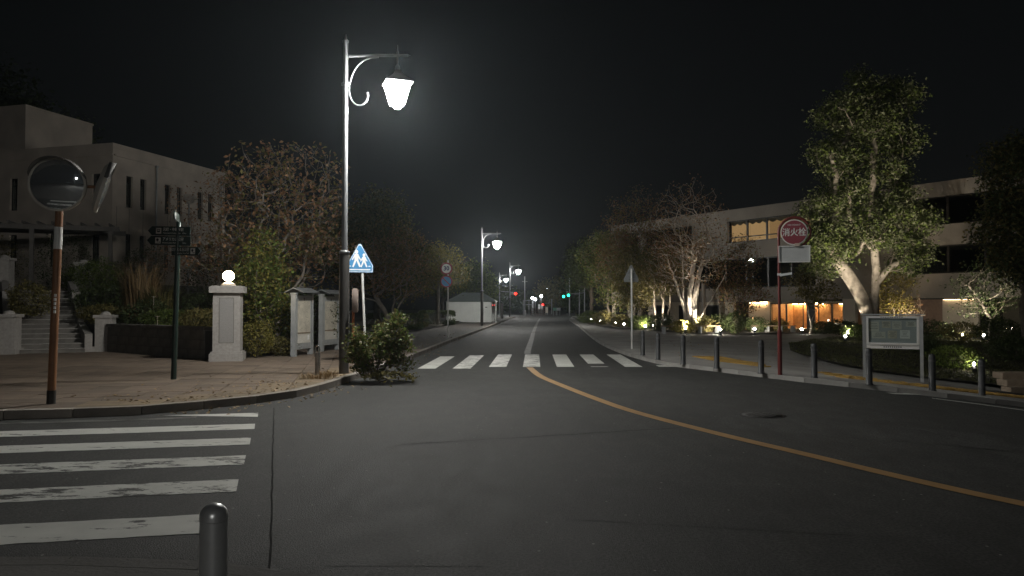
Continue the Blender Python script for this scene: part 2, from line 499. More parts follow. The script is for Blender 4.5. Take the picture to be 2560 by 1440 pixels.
kerb(KR, pr_, 1, 0.10, 0.9, lambda a: a.x < 13)
kerb(KN, pn_, -1, 0.0365, 0.9, lambda a: a.y > 3 and a.x > -8, kmn)

# paving slabs on the left-hand corner pavement
pavpoly = offset(KL, 0.16)
pavpoly = [p for p in pavpoly if p[0] > -14.5 and p[1] < 26] + [(-7.4, 26), (-7.2, 22.8), (-8.6, 21.0), (-13.4, 24.4), (-16.2, 22.8), (-14.5, 9)]
ca, sa = math.cos(0.21), math.sin(0.21)
rot = [(x * ca + y * sa, -x * sa + y * ca) for x, y in pavpoly]
rnd = random.Random(3)
S = 0.58
cells = []
for i in range(-40, 10):
    for j in range(0, 60):
        q = clip(rot, i * S + .006, j * S + .006, (i + 1) * S - .006, (j + 1) * S - .006)
        if q and abs(area(q)) > 0.02:
            w = [(x * ca - y * sa, x * sa + y * ca) for x, y in q]
            cx, cy_ = sum(p[0] for p in w) / len(w), sum(p[1] for p in w) / len(w)
            cells.append((cy_, w, cx))
cells.sort(key=lambda c: c[0])
rest = MB()
kpts = [Vector(p) for p in KL]
for k, (cyy, w, cx) in enumerate(cells):
    if area(w) < 0: w = w[::-1]
    dz = 0.112 + rnd.uniform(-.002, .003)
    cen = Vector((cx, cyy))
    dk = min((p - cen).length for p in kpts)
    b = MB() if k < 300 else rest
    n = len(w)
    vs_ = [(x - (cx if k < 300 else 0), y - (cyy if k < 300 else 0), z) for z in (0.09, dz) for x, y in w]
    b.add(vs_, [tuple(range(n, 2 * n))] + [(i, (i + 1) % n, n + (i + 1) % n, n + i) for i in range(n)])
    if k < 300: b.build('paving_slab', SLABT if (dk < 1.0 and cx > -6.5) else SLAB, pl_, (cx, cyy, 0))
if rest.v:
    o = rest.build('paving_slabs', SLAB, pl_); o['kind'] = 'stuff'

# the crossing on the main street: bars 45 cm wide, 90 cm apart
for i in range(8):
    b = MB(); x0 = -2.40 + .90 * i
    y0, y1 = 19.6 - (0.55 if i < 2 else 0), 24.6 - (.9 if i == 0 else .45 if i == 1 else 0)
    if i == 5: segs = [(y0, y0 + .12), (y0 + 1.1, y1)]
    elif i == 7: segs = [(y0, y0 + .55)]
    else: segs = [(y0, y1)]
    for (a, e) in segs:
        n = 6
        vs_ = [(x + .03 * (yy - 20), yy, g(x, yy) + .004) for k in range(n + 1) for yy in [a + (e - a) * k / n] for x in (x0, x0 + .46)]
        b.add(vs_, [(2 * k, 2 * k + 1, 2 * k + 3, 2 * k + 2) for k in range(n)])
    b.build('crosswalk_stripe', PAINT_B if i in (1, 2, 3) else PAINT, road)
# the crossing of the side street: right ends and left ends
d_ = Vector((-3.09, -.62)).normalized()
for i, (yr, w_) in enumerate([(5.76, .50), (6.88, .47), (7.98, .48), (9.05, .47), (10.12, .46), (11.15, .42)]):
    xr = -2.19 - .30 * (yr - 5.76)
    p = Vector((xr, yr)); L = 7.5 if i < 5 else 1.35
    b = MB(); n = 90 if i < 5 else 10; up = Vector((-d_.y, d_.x)) * -1; rj = random.Random(60 + i)
    for k in range(n + 1):
        q = p + d_ * (L * k / n); ww = w_ if i < 5 else w_ * (1 - k / n)
        j0, j1 = (rj.uniform(-.008, .008), rj.uniform(-.010, .010)) if i < 5 else (0, 0)
        b.v += [(q.x, q.y + j0, .004), (q.x + .31 * ww, q.y - .957 * ww + j1, .004)]
    b.f = [(2 * k, 2 * k + 1, 2 * k + 3, 2 * k + 2) for k in range(n)]; b.sm = [False] * n
    b.build('crosswalk_stripe', PAINT_B if i in (1, 2) else PAINT, road)
ribbon('edge_line', [(-4.55, 10.72), (-5.2, 10.5), (-6.2, 10.3), (-7.4, 10.08), (-9, 9.7)], .16, .004, PAINT_F, road)
YL = spline([tuple(gp(*p))[:2] for p in [(1324, 919), (1350, 940), (1400, 962), (1500, 1001), (1600, 1034), (1800, 1086), (2000, 1133), (2200, 1181), (2400, 1227), (2560, 1261)]] + [(5.2, 4.2), (6.5, 1.0), (8, -6)])
ribbon('centre_line', YL, .17, .005, PAINT_O, road)
ribbon('centre_line', spline([(0.52, 24.9), (0.58, 27), (.95, 36), (1.5, 50), (2.6, 75), (3.7, 98)]), .22, .004, PAINT_F, road)
for a, b_ in (((2226, 984), (2560, 1004)), ((2330, 996), (2560, 1026))):
    A, B = gp(*a), gp(*b_)
    ribbon('edge_line', [tuple(A.lerp(B, k / 6))[:2] for k in range(7)], .20, .005, PAINT, road)
tar = mat('tar_seam', (0.030, 0.030, 0.029), 0.95, var=.2, spec=.05)
def jitter(a, b_, n, s, sd):
    r = random.Random(sd); a, b_ = Vector(a), Vector(b_)
    return [tuple(a.lerp(b_, k / n) + Vector((r.uniform(-s, s), r.uniform(-s, s)))) for k in range(n + 1)]
ribbon('asphalt_seam', jitter((-3.75, 11.7), (-1.3, 4.0), 30, .005, 1), .014, .003, tar, road)
ribbon('asphalt_seam', jitter(gp(1000, 1112)[:2], gp(1700, 1070)[:2], 24, .02, 2), .018, .003, tar, road)
for k, (q, col) in enumerate([([(-.6, 13.2), (2.0, 13.9), (1.85, 14.75), (-.75, 14.05)], .036), ([(2.6, 9.9), (5.6, 8.3), (6.2, 9.4), (3.2, 11.0)], .049), ([(-1.15, 4.6), (-.15, 4.6), (-2.55, 11.9), (-3.6, 11.7)], .046), ([(.4, 5.6), (2.4, 5.2), (2.7, 6.5), (.7, 7.0)], .037)]):
    pm_ = ASPHALT.copy(); pm_.name = 'patched_asphalt'
    rp_ = next(x for x in pm_.node_tree.nodes if x.type == 'VALTORGB')
    for e_i, f_ in ((0, .85), (1, 1.15)): rp_.color_ramp.elements[e_i].color = (col * f_, col * f_, col * f_ * .95, 1)
    sheet('asphalt_patch', q, .5, lambda x, y: g(x, y) + .002, pm_, road)
mh = MB(); P = gp(1905, 1038); mh.lathe([(.34, -.03), (.34, .003), (.30, .004)], (P.x, P.y, P.z), 32)
mc = mh.build('manhole_cover', mat('cast_iron', (.030, .028, .026), .85, var=.3, scale=20, bump=.5), road)
mh = MB(); mh.lathe([(.29, 0), (.29, .006), (.0, .006)], (P.x, P.y, P.z), 32)
for q in range(-5, 6):
    for w in range(-5, 6):
        if q * q + w * w < 24 and (q + w) % 2: mh.box((P.x + q * .052, P.y + w * .052, P.z + .008), (.035, .035, .006))
mh.build('cover_plate', mat('worn_iron', (.055, .053, .05), .75, var=.3, scale=15), mc)
mh = MB(); P = gp(1378, 810); mh.lathe([(.36, -.03), (.36, .004), (.0, .006)], (P.x, P.y, P.z), 24)
mh.build('manhole_cover', MATS['grey_paving'], road)

# yellow tactile blocks behind the bollards on the right
tb = MB(); tb.box((0, 0, 0), (.295, .295, .03))
for a in range(3):
    for e in range(3): tb.lathe([(.03, .014), (.022, .021)], ((a - 1) * .09, (e - 1) * .09, 0), 6)
tme = tb.build('tactile_block', TACT).data
bpy.data.objects.remove(bpy.data.objects['tactile_block'])
for off in (1.75, 2.05, 2.35):
    pts = resample([p for p in offset(KR, off) if p[1] < 23.5 and p[0] < 13], .3)
    for a, b_ in zip(pts[:-1], pts[1:]):
        t = b_ - a; m_ = (a + b_) / 2
        if m_.y > 22.6 or (6.6 < m_.x < 7.5): continue
        share('tactile_block', tme, pr_, (m_.x, m_.y, g(m_.x, m_.y) + .088), math.atan2(t.y, t.x))

# ------------------------------------------------------------------ street lamps
def make_lamp():
    r = thing('street_lamp', 'nearest tall grey street lamp with lit lantern beside the crossing sign', 'street lamp', group='lantern street lamps along the left kerb')
    b = MB(); b.lathe([(.11, 0), (.11, 2.70), (.10, 2.74)], n=20); b.build('base_column', BROWNM, r)
    b = MB(); b.lathe([(.066, 2.7), (.058, 7.3), (.058, 7.42), (.07, 7.44), (.07, 7.47), (.03, 7.52), (.012, 7.62)], n=18); b.build('pole', LAMPM, r)
    b = MB(); b.box((.112, -.05, 1.1), (.02, .10, .45)); b.build('hatch', BROWNM, r)
    b = MB(); b.lathe([(.075, 2.66), (.118, 2.68), (.118, 2.73), (.075, 2.75)], n=18); b.build('collar', LAMPM, r)
    b = MB(); b.lathe([(.075, 6.45), (.085, 6.46), (.085, 6.51), (.075, 6.52)], n=18); b.build('collar', LAMPM, r)
    b = MB(); b.tube([(0, 0, 7.12), (.7, 0, 7.14), (1.38, 0, 7.14)], [.035, .032, .03], 10); b.lathe([(.04, -.05), (.04, .05)], (0, 0, 7.12), 8)
    b.tube([(1.38, 0, 7.14), (1.46, 0, 7.14)], [.035, .004], 8); b.build('arm', LAMPM, r)
    pts = []
    for k in range(25):                    # scroll bracket under the arm
        a = math.radians(95 + k * (190 / 24)); rad = .56 if k < 14 else .56 - (k - 14) * .0
        pts.append((.62 + .52 * math.cos(a), 0, 6.58 + .52 * math.sin(a)))
    for k in range(1, 13):
        a = math.radians(-75 + k * 9); pts.append((.47 + .0 + .19 * math.cos(a - .25) + .05, 0, 6.27 + .21 * math.sin(a - .25)))
    sc_ = [(.74, 7.10), (.55, 7.08), (.36, 6.99), (.22, 6.83), (.13, 6.63), (.085, 6.42), (.10, 6.24), (.16, 6.10), (.26, 6.02), (.37, 6.02), (.46, 6.09), (.50, 6.20), (.49, 6.30)]
    sp = spline(sc_, 4)
    b = MB(); b.tube([(x, 0, z) for x, z in sp], [.016 + .006 * (i > len(sp) * .75) for i in range(len(sp))], 8); b.build('scroll_bracket', LAMPM, r)
    X = 1.17
    b = MB(); b.cyl((X, 0, 7.10), (X, 0, 6.92), .02); b.lathe([(.02, 7.14), (.028, 7.2), (.012, 7.26), (.004, 7.38)], (X, 0, 0), 8)
    b.lathe([(.03, 6.80), (.06, 6.83), (.045, 6.90), (.02, 6.94)], (X, 0, 0), 12); b.build('hanger', LAMPM, r)
    def sq(h, z, rr=0.0): return [(X + sx * h * math.cos(.35) - sy * h * math.sin(.35), sx * h * math.sin(.35) + sy * h * math.cos(.35), z) for sx, sy in ((-1, -1), (1, -1), (1, 1), (-1, 1))]
    def rings(b, lv, cap=True):
        for h, z in lv: b.v += sq(h, z)
        for i in range(len(lv) - 1):
            b.f += [(4 * i + k, 4 * i + (k + 1) % 4, 4 * i + 4 + (k + 1) % 4, 4 * i + 4 + k) for k in range(4)]
        if cap: b.f += [(3, 2, 1, 0), tuple(4 * (len(lv) - 1) + k for k in range(4))]
        b.sm = [False] * len(b.f); return b
    rings(MB(), [(.31, 6.495), (.30, 6.52), (.17, 6.63), (.09, 6.72), (.05, 6.81)]).build('lantern_roof', BROWNM, r)
    em = emit_mat('lantern_light', (1.0, 0.985, 0.93), LANTERN)
    rings(MB(), [(.135, 6.03), (.245, 6.46)]).build('lantern_glass', em, r)
    fr = MB()
    lo, hi = sq(.145, 6.02), sq(.258, 6.47)
    for k in range(4):
        fr.cyl(lo[k], hi[k], .009, n=6); fr.cyl(lo[k], lo[(k + 1) % 4], .010, n=6); fr.cyl(hi[k], hi[(k + 1) % 4], .012, n=6)
    fr.build('lantern_frame', LAMPM, r)
    rings(MB(), [(.06, 5.95), (.075, 6.015)]).build('lantern_foot', em, r)
    return r
lamp = make_lamp()
lamp.location = (-3.74, 16.5, .10)
dup(lamp, (-2.32, 57, .10), 0.05, 'second street lamp from the camera, beside the clipped hedge and white shed')
dup(lamp, (-0.30, 102, .10), 0.1, 'third street lamp, far down the road left of the red signal')
dup(lamp, (0.9, -20, .03), 0.0, 'street lamp behind the camera, seen only in the traffic mirror')
dup(lamp, (-2.2, 131, .0), 0.0, 'farthest street lamp, its lantern glowing left of the third lamp pole')

# ------------------------------------------------------------------ left corner: mirror, finger post, gate pillar, boards
def mirror_head(r, c, face, name='mirror'):
    M = frame(c, Vector((0, 0, 1)).cross(Vector(face)), face)
    R = .385
    def cap(rad, depth, rings_, n, z0):
        vs_, fs = [], []
        for i in range(rings_ + 1):
            rr = rad * i / rings_; z = z0 + depth * (1 - (rr / rad) ** 2)
            vs_ += [M @ Vector((rr * math.cos(2 * math.pi * k / n), rr * math.sin(2 * math.pi * k / n), z)) for k in range(n)]
        for i in range(rings_): fs += [(i * n + k, (i + 1) * n + k, (i + 1) * n + (k + 1) % n, i * n + (k + 1) % n) for k in range(n)]
        return vs_, fs
    b = MB(); b.add(*cap(R, .055, 10, 40, .02), smooth=True)
    b.build(name, mat('convex_mirror', (.70, .73, .75), .03, metal=.86, var=.01), r)
    b = MB(); n = 40
    ring = lambda rad, z: [M @ Vector((rad * math.cos(2 * math.pi * k / n), rad * math.sin(2 * math.pi * k / n), z)) for k in range(n)]
    L = [ring(R - .012, .03), ring(R + .02, .03), ring(R + .022, -.02), ring(R * .8, -.07), ring(.02, -.10)]
    for i in range(4): b.add(L[i] + L[i + 1], [(k, (k + 1) % n, n + (k + 1) % n, n + k) for k in range(n)], True)
    b.build('mirror_back', ORANGE, r) if name == 'x' else b.build('mirror_back', mat('mirror_rim', (.50, .47, .42), .5, var=.1), r)
    b = MB(); pts = []                      # the peaked hood over the top of the mirror
    for k in range(19):
        a = math.radians(15 + 150 * k / 18); d = (.20 if name == 'mirror' else .05) * math.sin(math.radians(180 * k / 18)) ** .6
        pts.append((M @ Vector(((R + .025) * math.cos(a), (R + .025) * math.sin(a), -.02)), M @ Vector(((R + .03) * math.cos(a), (R + .03) * math.sin(a), .03 + d))))
    for p, q in pts: b.v += [tuple(p), tuple(q)]
    b.f = [(2 * k, 2 * k + 2, 2 * k + 3, 2 * k + 1) for k in range(18)]; b.sm = [True] * 18
    h = b.build('hood', mat('mirror_hood', (.10, .095, .09), .6, var=.1), r)
    md = h.modifiers.new('thick', 'SOLIDIFY'); md.thickness = .008
r = thing('traffic_mirror', 'round convex traffic mirror on an orange pole at the corner pavement', 'traffic mirror', (-7.04, 11.34, .10))
b = MB(); b.lathe([(.064, 0), (.064, .22)], n=16); b.build('pole_foot', mat('weathered_black', (.03, .028, .026), .6, var=.3), r)
b = MB(); b.lathe([(.059, .2), (.055, 3.34)], n=16); b.build('pole', ORANGE, r)
b = MB(); b.lathe([(.0595, 2.38), (.0595, 2.72)], n=16); b.build('white_band', WHITEM, r)
b = MB()
for k in range(5): b.box((.03, -.059, 1.42 + k * .062), (.03, .012, .045))
b.build('sticker', SIGNWHITE, r)
mirror_head(r, (0.02, -.10, 3.36), Vector((.20, -.97, -.10)))
mirror_head(r, (.62, .06, 3.36), Vector((.87, .49, -.25)), 'side_mirror')
b = MB(); b.cyl((0, 0, 3.36), (.55, .06, 3.36), .025); b.cyl((0, .02, 3.36), (0.02, -.06, 3.36), .03); b.build('bracket', ORANGE, r)
r.rotation_euler = (0, .028, 0)

r = thing('finger_post', 'dark green finger post with white lettered direction arms', 'signpost', (-6.91, 15.15, .11))
b = MB(); b.lathe([(.055, 0), (.05, 2.95), (.05, 3.22), (.02, 3.24)], n=16); b.build('pole', GREENM, r)
def arm(z, ang, L, h, txt, sub, dist, tip_right, lit, start):
    d = Vector((math.cos(ang), math.sin(ang), 0))
    nrm = Vector((d.y, -d.x, 0))            # towards the reader
    if not tip_right: xd = -d
    else: xd = d
    nrm = Vector((xd.y, -xd.x, 0))
    M = frame(Vector((0, 0, z)) + nrm * .02 + d * start, xd, nrm)
    sg = 1 if tip_right else -1
    poly = [(0, -h / 2), (L, -h / 2), (L + h * .45, 0), (L, h / 2), (0, h / 2)]
    if not tip_right: poly = [(-x, y) for x, y in poly][::-1]
    a = MB(); a.prism(poly, M, .02); a = a.build('direction_arm', GREENM, r)
    F = M @ Matrix.Translation((0, 0, .0225))
    ink = SIGNWHITE if lit else INKGREY
    icon = MB(); icon.prism([(sg * (L - .14) + x, y) for x, y in ((-.055, -.06), (.055, -.06), (.055, .06), (-.055, .06))], F, .001); icon.build('pictogram_plate', SIGNWHITE, a)
    ic = MB(); c = sg * (L - .14); F2 = F @ Matrix.Translation((0, 0, .002))
    if 'Sta' in sub:
        ic.prism([(c - .03, -.03), (c + .03, -.03), (c + .03, .035), (c - .03, .035)], F2, .001); 
        ic2 = MB(); ic2.prism([(c - .02, .0), (c + .02, .0), (c + .02, .022), (c - .02, .022)], F2 @ Matrix.Translation((0, 0, .0015)), .001); ic2.build('pictogram_window', SIGNWHITE, a)
    else:
        ic.prism([(c - .01 + .026 * math.cos(t * .524), .015 + .03 * math.sin(t * .524)) for t in range(12)], F2, .001)
        ic.prism([(c - .015, -.045), (c - .005, -.045), (c - .005, 0), (c - .015, 0)], F2, .001)
        ic.prism([(c + .012, -.042), (c + .045, -.042), (c + .045, -.025), (c + .012, -.025)], F2, .001)
    ic.build('pictogram', INK, a)
    if tip_right:
        ch = MB()
        for sgn in (1, -1):
            ch.prism([(L - .015, sgn * h * .42), (L + .0, sgn * h * .42), (L + h * .40, 0), (L + h * .40 - .018, 0)][::sgn], F, .001)
        ch.build('chevron', SIGNWHITE, a)
    xt = sg * (L - .23)
    text('lettering', txt, .078, F @ Matrix.Translation((xt, .028, 0)), SIGNWHITE, a, 'RIGHT' if tip_right else 'LEFT', .78, .001)
    text('lettering', sub, .042, F @ Matrix.Translation((xt, -.043, 0)), SIGNWHITE, a, 'RIGHT' if tip_right else 'LEFT', .85)
    text('lettering', dist, .040, F @ Matrix.Translation((sg * .12, -.043, 0)), SIGNWHITE, a, 'CENTER', .9)
arm(3.03, math.radians(178), .84, .185, '元町・中華街駅', 'Motomachi-Chukagai Sta.', '300m', False, 0, .28) if False else None
arm(3.03, math.radians(179), .79, .185, '元町・中華街駅', 'Motomachi-Chukagai Sta.', '450m', False, 0, -.26)
arm(2.83, math.radians(182), .79, .185, 'アメリカ山公園', 'America-yama Park', '300m', False, 0, -.26)
arm(2.62, math.radians(-16), .66, .170, '港の見える丘公園', 'Harbor View Park', '100m', True, 1, -.12)
d = Vector((.30, -.95, 0)).normalized()      # a fourth arm on top, pointing towards the street
M = frame(Vector((0, 0, 3.30)) + d * -.1, d, Vector((-d.y, d.x, 0)) * -1)
a = MB(); a.prism([(0, -.08), (.72, -.08), (.80, 0), (.72, .08), (0, .08)], M, .02); a = a.build('direction_arm', GREENM, r)
for zz in (.0225, -.0025):
    k = MB(); k.prism([(.54, -.06), (.66, -.06), (.66, .06), (.54, .06)], M @ Matrix.Translation((0, 0, zz)), .001); k.build('pictogram_plate', SIGNWHITE, a)
r.rotation_euler = (0, .022, 0)

# gate pillar with the round lamp
r = thing('gate_pillar', 'tall granite gate pillar topped by a lit round globe lamp', 'pillar', (-7.84, 20.45, .10), math.radians(14))
b = MB(); b.box((0, 0, .11), (.86, .86, .22)); b.box((0, 0, .245), (.80, .80, .05)); b.build('plinth', STONE, r)
b = MB(); b.box((0, 0, 1.07), (.70, .70, 1.60)); b.build('shaft', STONE, r)
b = MB(); b.box((0, 0, 1.955), (.88, .88, .17)); b.box((0, 0, 2.05), (.80, .80, .02)); b.build('cap', STONE, r)
b = MB()
for sx in (-1, 1): b.box((sx * .185, -.3515, 1.12), (.018, .006, 1.22))
for zz in (.51, 1.73): b.box((0, -.3515, zz), (.388, .006, .018))
b.build('panel_moulding', STONE_D, r)
b = MB(); b.box((0, -.3525, 1.12), (.35, .006, 1.20)); b.build('plaque', mat('polished_granite', (.30, .29, .28), .25, var=.1, scale=40), r)
b = MB(); b.lathe([(.20, 2.06), (.19, 2.10), (.13, 2.15), (.055, 2.17), (.05, 2.22)], n=24); b.build('lamp_base', STONE, r)
b = MB(); b.lathe([(.15 * math.sin(math.pi * k / 14) + .001, 2.34 - .145 * math.cos(math.pi * k / 14)) for k in range(15)], n=24); b.build('globe', emit_mat('warm_globe', (1.0, .80, .52), 48), r)

# low pillars at the foot and head of the steps
def small_pillar(loc, label, h=1.12):
    r = thing('stone_pillar', label, 'pillar', loc, .2, 'low stone pillars of the garden steps')
    b = MB(); b.box((0, 0, .09), (.60, .60, .18)); b.build('plinth', STONE, r)
    b = MB(); b.box((0, 0, .18 + (h - .18) / 2), (.50, .50, h - .18)); b.build('shaft', STONE, r)
    b = MB(); b.box((0, 0, h + .05), (.60, .60, .10)); b.lathe([(.16, h + .10), (.15, h + .15), (.09, h + .20), (.01, h + .215)], n=18); b.build('cap', STONE, r)
small_pillar((-13.55, 24.7, .1), 'low stone pillar at the foot of the steps, nearer the finger post')
small_pillar((-15.75, 23.2, .1), 'low stone pillar at the foot of the steps, behind the mirror pole', 1.16)
small_pillar((-17.5, 30.2, 2.1), 'stone pillar at the head of the steps, right of the mirror pole', 1.2)
small_pillar((-19.9, 29.0, 2.1), 'stone pillar at the head of the steps, by the picture edge', 1.3)

r = struct(thing('garden_steps', 'wide stone garden steps climbing between low pillars', 'steps'))
e_, run = Vector((.92, .40, 0)), Vector((-.58, .815, 0))
base = Vector((-14.72, 23.6, .10))
nst = 14
for k in range(nst):
    p = base + run * (.47 * k); z1 = .10 + .15 * (k + 1)
    b = MB(); h = e_ * .98
    q = [p - h, p + h, p + h + run * .52, p - h + run * .52]
    q2 = [v.copy() for v in q]
    for v in q: v.z = z1 - .15 if k else .1
    for v in q2: v.z = z1
    b.add(q + q2, [(3, 2, 1, 0), (4, 5, 6, 7), (0, 1, 5, 4), (1, 2, 6, 5), (2, 3, 7, 6), (3, 0, 4, 7)])
    n1 = b.build('step', STONE_D, r)
    nb = MB(); nb.tube([q2[0] + Vector((0, 0, -.012)) - run * .012, q2[1] + Vector((0, 0, -.012)) - run * .012], .02, 6); nb.build('nosing', STONE, n1)
for sgn, nm in ((1, 'cheek_wall'), (-1, 'cheek_wall')):
    b = MB(); o0 = base + e_ * (sgn * 1.10) + run * .25; pts = []
    for k, (s0, z) in enumerate([(0, .7), (2.4, 1.05), (2.4, 1.3), (4.6, 1.9), (4.6, 2.15), (6.4, 2.6)]):
        p = o0 + run * s0
        pts.append((p, z))
    for (p, z) in pts:
        w = e_ * .11
        b.v += [tuple(p - w)[:2] + (0,), tuple(p + w)[:2] + (0,), tuple(p + w)[:2] + (z,), tuple(p - w)[:2] + (z,)]
    for i in range(len(pts) - 1): b.f += [(4 * i + k, 4 * i + (k + 1) % 4, 4 * i + 4 + (k + 1) % 4, 4 * i + 4 + k) for k in range(4)]
    b.f += [(3, 2, 1, 0), tuple(4 * (len(pts) - 1) + k for k in range(4))]; b.sm = [False] * len(b.f)
    b.build(nm, STONE, r)

# banks and terrace behind
def bank(x, y):
    d = (y - 24.5) * .75 + (-(x + 13)) * .25
    return .85 + 1.35 * ss((d - .3) / 6) + .08 * math.sin(x * 1.7) * math.sin(y * 1.3)
struct(sheet('garden_bank', [(-13.2, 24.9), (-8.75, 21.4), (-8.3, 24.5), (-7.6, 36), (-7.6, 46), (-30, 46), (-30, 32), (-18.3, 31.5)], .8, bank, SOIL))
struct(sheet('garden_bank', [(-16.0, 23.6), (-19.6, 29.2), (-30, 32), (-45, 28), (-45, 16.5)], .8, lambda x, y: .6 + 1.6 * ss((y - 23) / 6), SOIL))
struct(sheet('terrace', [(-45, 28.2), (-30, 31.5), (-19.8, 29.4), (-17.4, 30.2), (-14, 34), (-14, 50), (-45, 50)], 3.0, lambda x, y: 2.215, PAVE))
bedL = [(-8.6, 21.4), (-7.5, 22.0), (-7.25, 23.2), (-7.5, 26), (-6.0, 40), (-4.9, 60), (-4.6, 78), (-9, 79), (-40, 79), (-40, 44), (-8.4, 44), (-8.4, 25)]
struct(sheet('planting_bed', bedL, 1.0, lambda x, y: .20 + .05 * math.sin(x * 2.1 + y), SOIL))
r = thing('garden_wall', 'low stone retaining wall between the steps and the gate pillar', 'wall')
A, B = Vector((-13.25, 24.55, .1)), Vector((-8.55, 20.95, .1))
t = (B - A).normalized(); ang = math.atan2(t.y, t.x)
rw = random.Random(8)
for row in range(3):
    x = 0.0
    while x < (B - A).length - .05:
        L = min(rw.uniform(.55, .95), (B - A).length - x)
        c = A + t * (x + L / 2)
        b = MB(); b.box((0, 0, 0), (L - .015, .30 + rw.uniform(-.012, .012), .265)); o = b.build('stone', STONE_D, r, (c.x, c.y, .1 + .14 + row * .275)); o.rotation_euler = (0, 0, ang)
        x += L
b = MB(); b.box(((A + B) / 2 + Vector((0, 0, .88))), ((B - A).length, .38, .09), ang); b.build('coping', STONE_D, r)
b = MB(); b.box(((A + B) / 2 + Vector((0, 0, .41))), ((B - A).length, .26, .80), ang); b.build('core', mat('wall_mortar', (.07, .065, .06), .95), r)

# two notice cases
def notice_case(loc, rz, label):
    r = thing('notice_case', label, 'notice board', loc, rz, 'tall grey notice cases')
    for sx in (-1, 1):
        b = MB(); b.box((sx * .56, 0, .95), (.11, .15, 1.9)); b.box((sx * .56, 0, 1.88), (.14, .18, .05)); b.build('post', GREYM, r)
    b = MB(); b.box((0, 0, 1.02), (1.0, .10, 1.62)); b.build('panel', GREYM, r)
    b = MB(); b.box((0, -.052, 1.16), (.84, .008, 1.02)); b.build('poster_sheet', PAPER2, r)
    b = MB(); b.box((0, -.055, .70), (.84, .02, .03)); b.build('rail', WOODB, r)
    b = MB(); b.box((0, -.052, .53), (.84, .008, .28)); b.build('poster_sheet', PAPER, r)
    rr = random.Random(int(loc[1] * 10)); pm = MB()
    for _ in range(26):
        x, z = rr.uniform(-.36, .30), rr.uniform(.75, 1.62); pm.box((x, -.058, z), (rr.uniform(.04, .12), .002, rr.uniform(.008, .03)))
    pm.build('faded_print', mat('faded_print', (.42, .39, .33), .8), r)
    b = MB(); b.box((.28, -.058, .55), (.12, .003, .14)); b.build('note', SIGNWHITE, r)
    b = MB(); b.box((0, -.055, 1.72), (.03, .012, .09)); b.build('lock', DARKM, r)
    b = MB()
    for s in (-1, 1):                      # little gabled roof
        M = Matrix.Rotation(s * -.42, 3, 'X'); b.box((0, s * .145, 1.985), (1.20, .34, .025), M=M)
    b.build('roof', mat('case_roof', (.23, .24, .245), .5, metal=.3), r)
notice_case((-6.38, 22.55, .10), math.radians(80), 'tall grey notice case with weathered poster, nearer the gate pillar')
notice_case((-6.17, 25.05, .10), math.radians(76), 'tall grey notice case half hidden behind the lamp post')

# crossing sign
r = thing('crossing_sign', 'blue pentagon school crossing sign on a slim white post', 'road sign', (-3.92, 19.2, .10))
b = MB(); b.tube([(.13, .05, 0), (.03, .03, 2.3), (.02, .02, 2.85)], .032, 12); b.build('pole', WHITEM, r)
Rz = math.radians(14)
M = frame((-.03, -.02, 2.38), (math.cos(Rz), math.sin(Rz), 0), (math.sin(Rz), -math.cos(Rz), 0))
pent = lambda s: [(-.34 * s, -.0 + .02 * (1 - s)), (.34 * s, .02 * (1 - s)), (.34 * s, .14), (0.02, .74 * s + .02), (-.02, .74 * s + .02), (-.34 * s, .14)]
def inset(k): return [(x * k, .29 + (y - .29) * k) for x, y in [(-.335, 0), (.335, 0), (.345, .17), (.03, .74), (-.03, .74), (-.345, .17)]]
b = MB(); b.prism(inset(1), M, .015); p0 = b.build('sign_plate', SIGNBLUE, r)
b = MB(); o_, i_ = inset(.965), inset(.915); F = M @ Matrix.Translation((0, 0, .0165))
b.add([F @ Vector((*p, 0)) for p in o_ + i_], [(k, (k + 1) % 6, 6 + (k + 1) % 6, 6 + k) for k in range(6)]); b.build('border', SIGNWHITE, p0)
def figure(ox, oy, s):
    b = MB(); F = M @ Matrix.Translation((ox, oy, .017))
    def P(*pts): b.prism([(x * s, y * s) for x, y in pts], F, .001)
    P(*[(.0 + .045 * math.cos(t * .524), .40 + .05 * math.sin(t * .524)) for t in range(12)])
    P((-.055, .33), (-.05, .17), (.05, .17), (.055, .33), (.03, .35), (-.03, .35))
    P((-.05, .18), (-.11, .01), (-.07, 0), (.0, .17)); P((.0, .17), (.07, 0), (.115, .02), (.05, .19))
    P((-.05, .335), (-.12, .20), (-.095, .18), (-.04, .28)); P((.05, .33), (.115, .20), (.09, .185), (.03, .28))
    return b.build('child_pictogram', SIGNWHITE, p0)
figure(-.085, .135, 1.0); figure(.105, .135, .80)
b = MB()
for x0, x1, y in ((-.275, -.22, .15), (.22, .275, .15)): b.prism([(x0, y), (x1, y), (x1, y + .025), (x0, y + .025)], F, .001)
b.prism([(-.27, .055), (.27, .055), (.27, .09), (-.27, .09)], F, .001); b.build('road_line_pictogram', SIGNWHITE, p0)
r = thing('marker_post', 'orange post with a pale box, half hidden behind the lamp post', 'post', (-4.35, 20.3, .10))
b = MB(); b.lathe([(.035, 0), (.035, 1.75)], n=10); b.build('pole', mat('bright_orange', (.62, .20, .07), .5), r)
b = MB(); b.box((.06, -.05, 1.66), (.16, .10, .58)); b.box((.06, -.05, 1.97), (.12, .08, .04)); b.box((.06, -.05, 1.355), (.12, .08, .04)); b.build('box', mat('pale_pink_box', (.42, .34, .30), .6, var=.1), r)

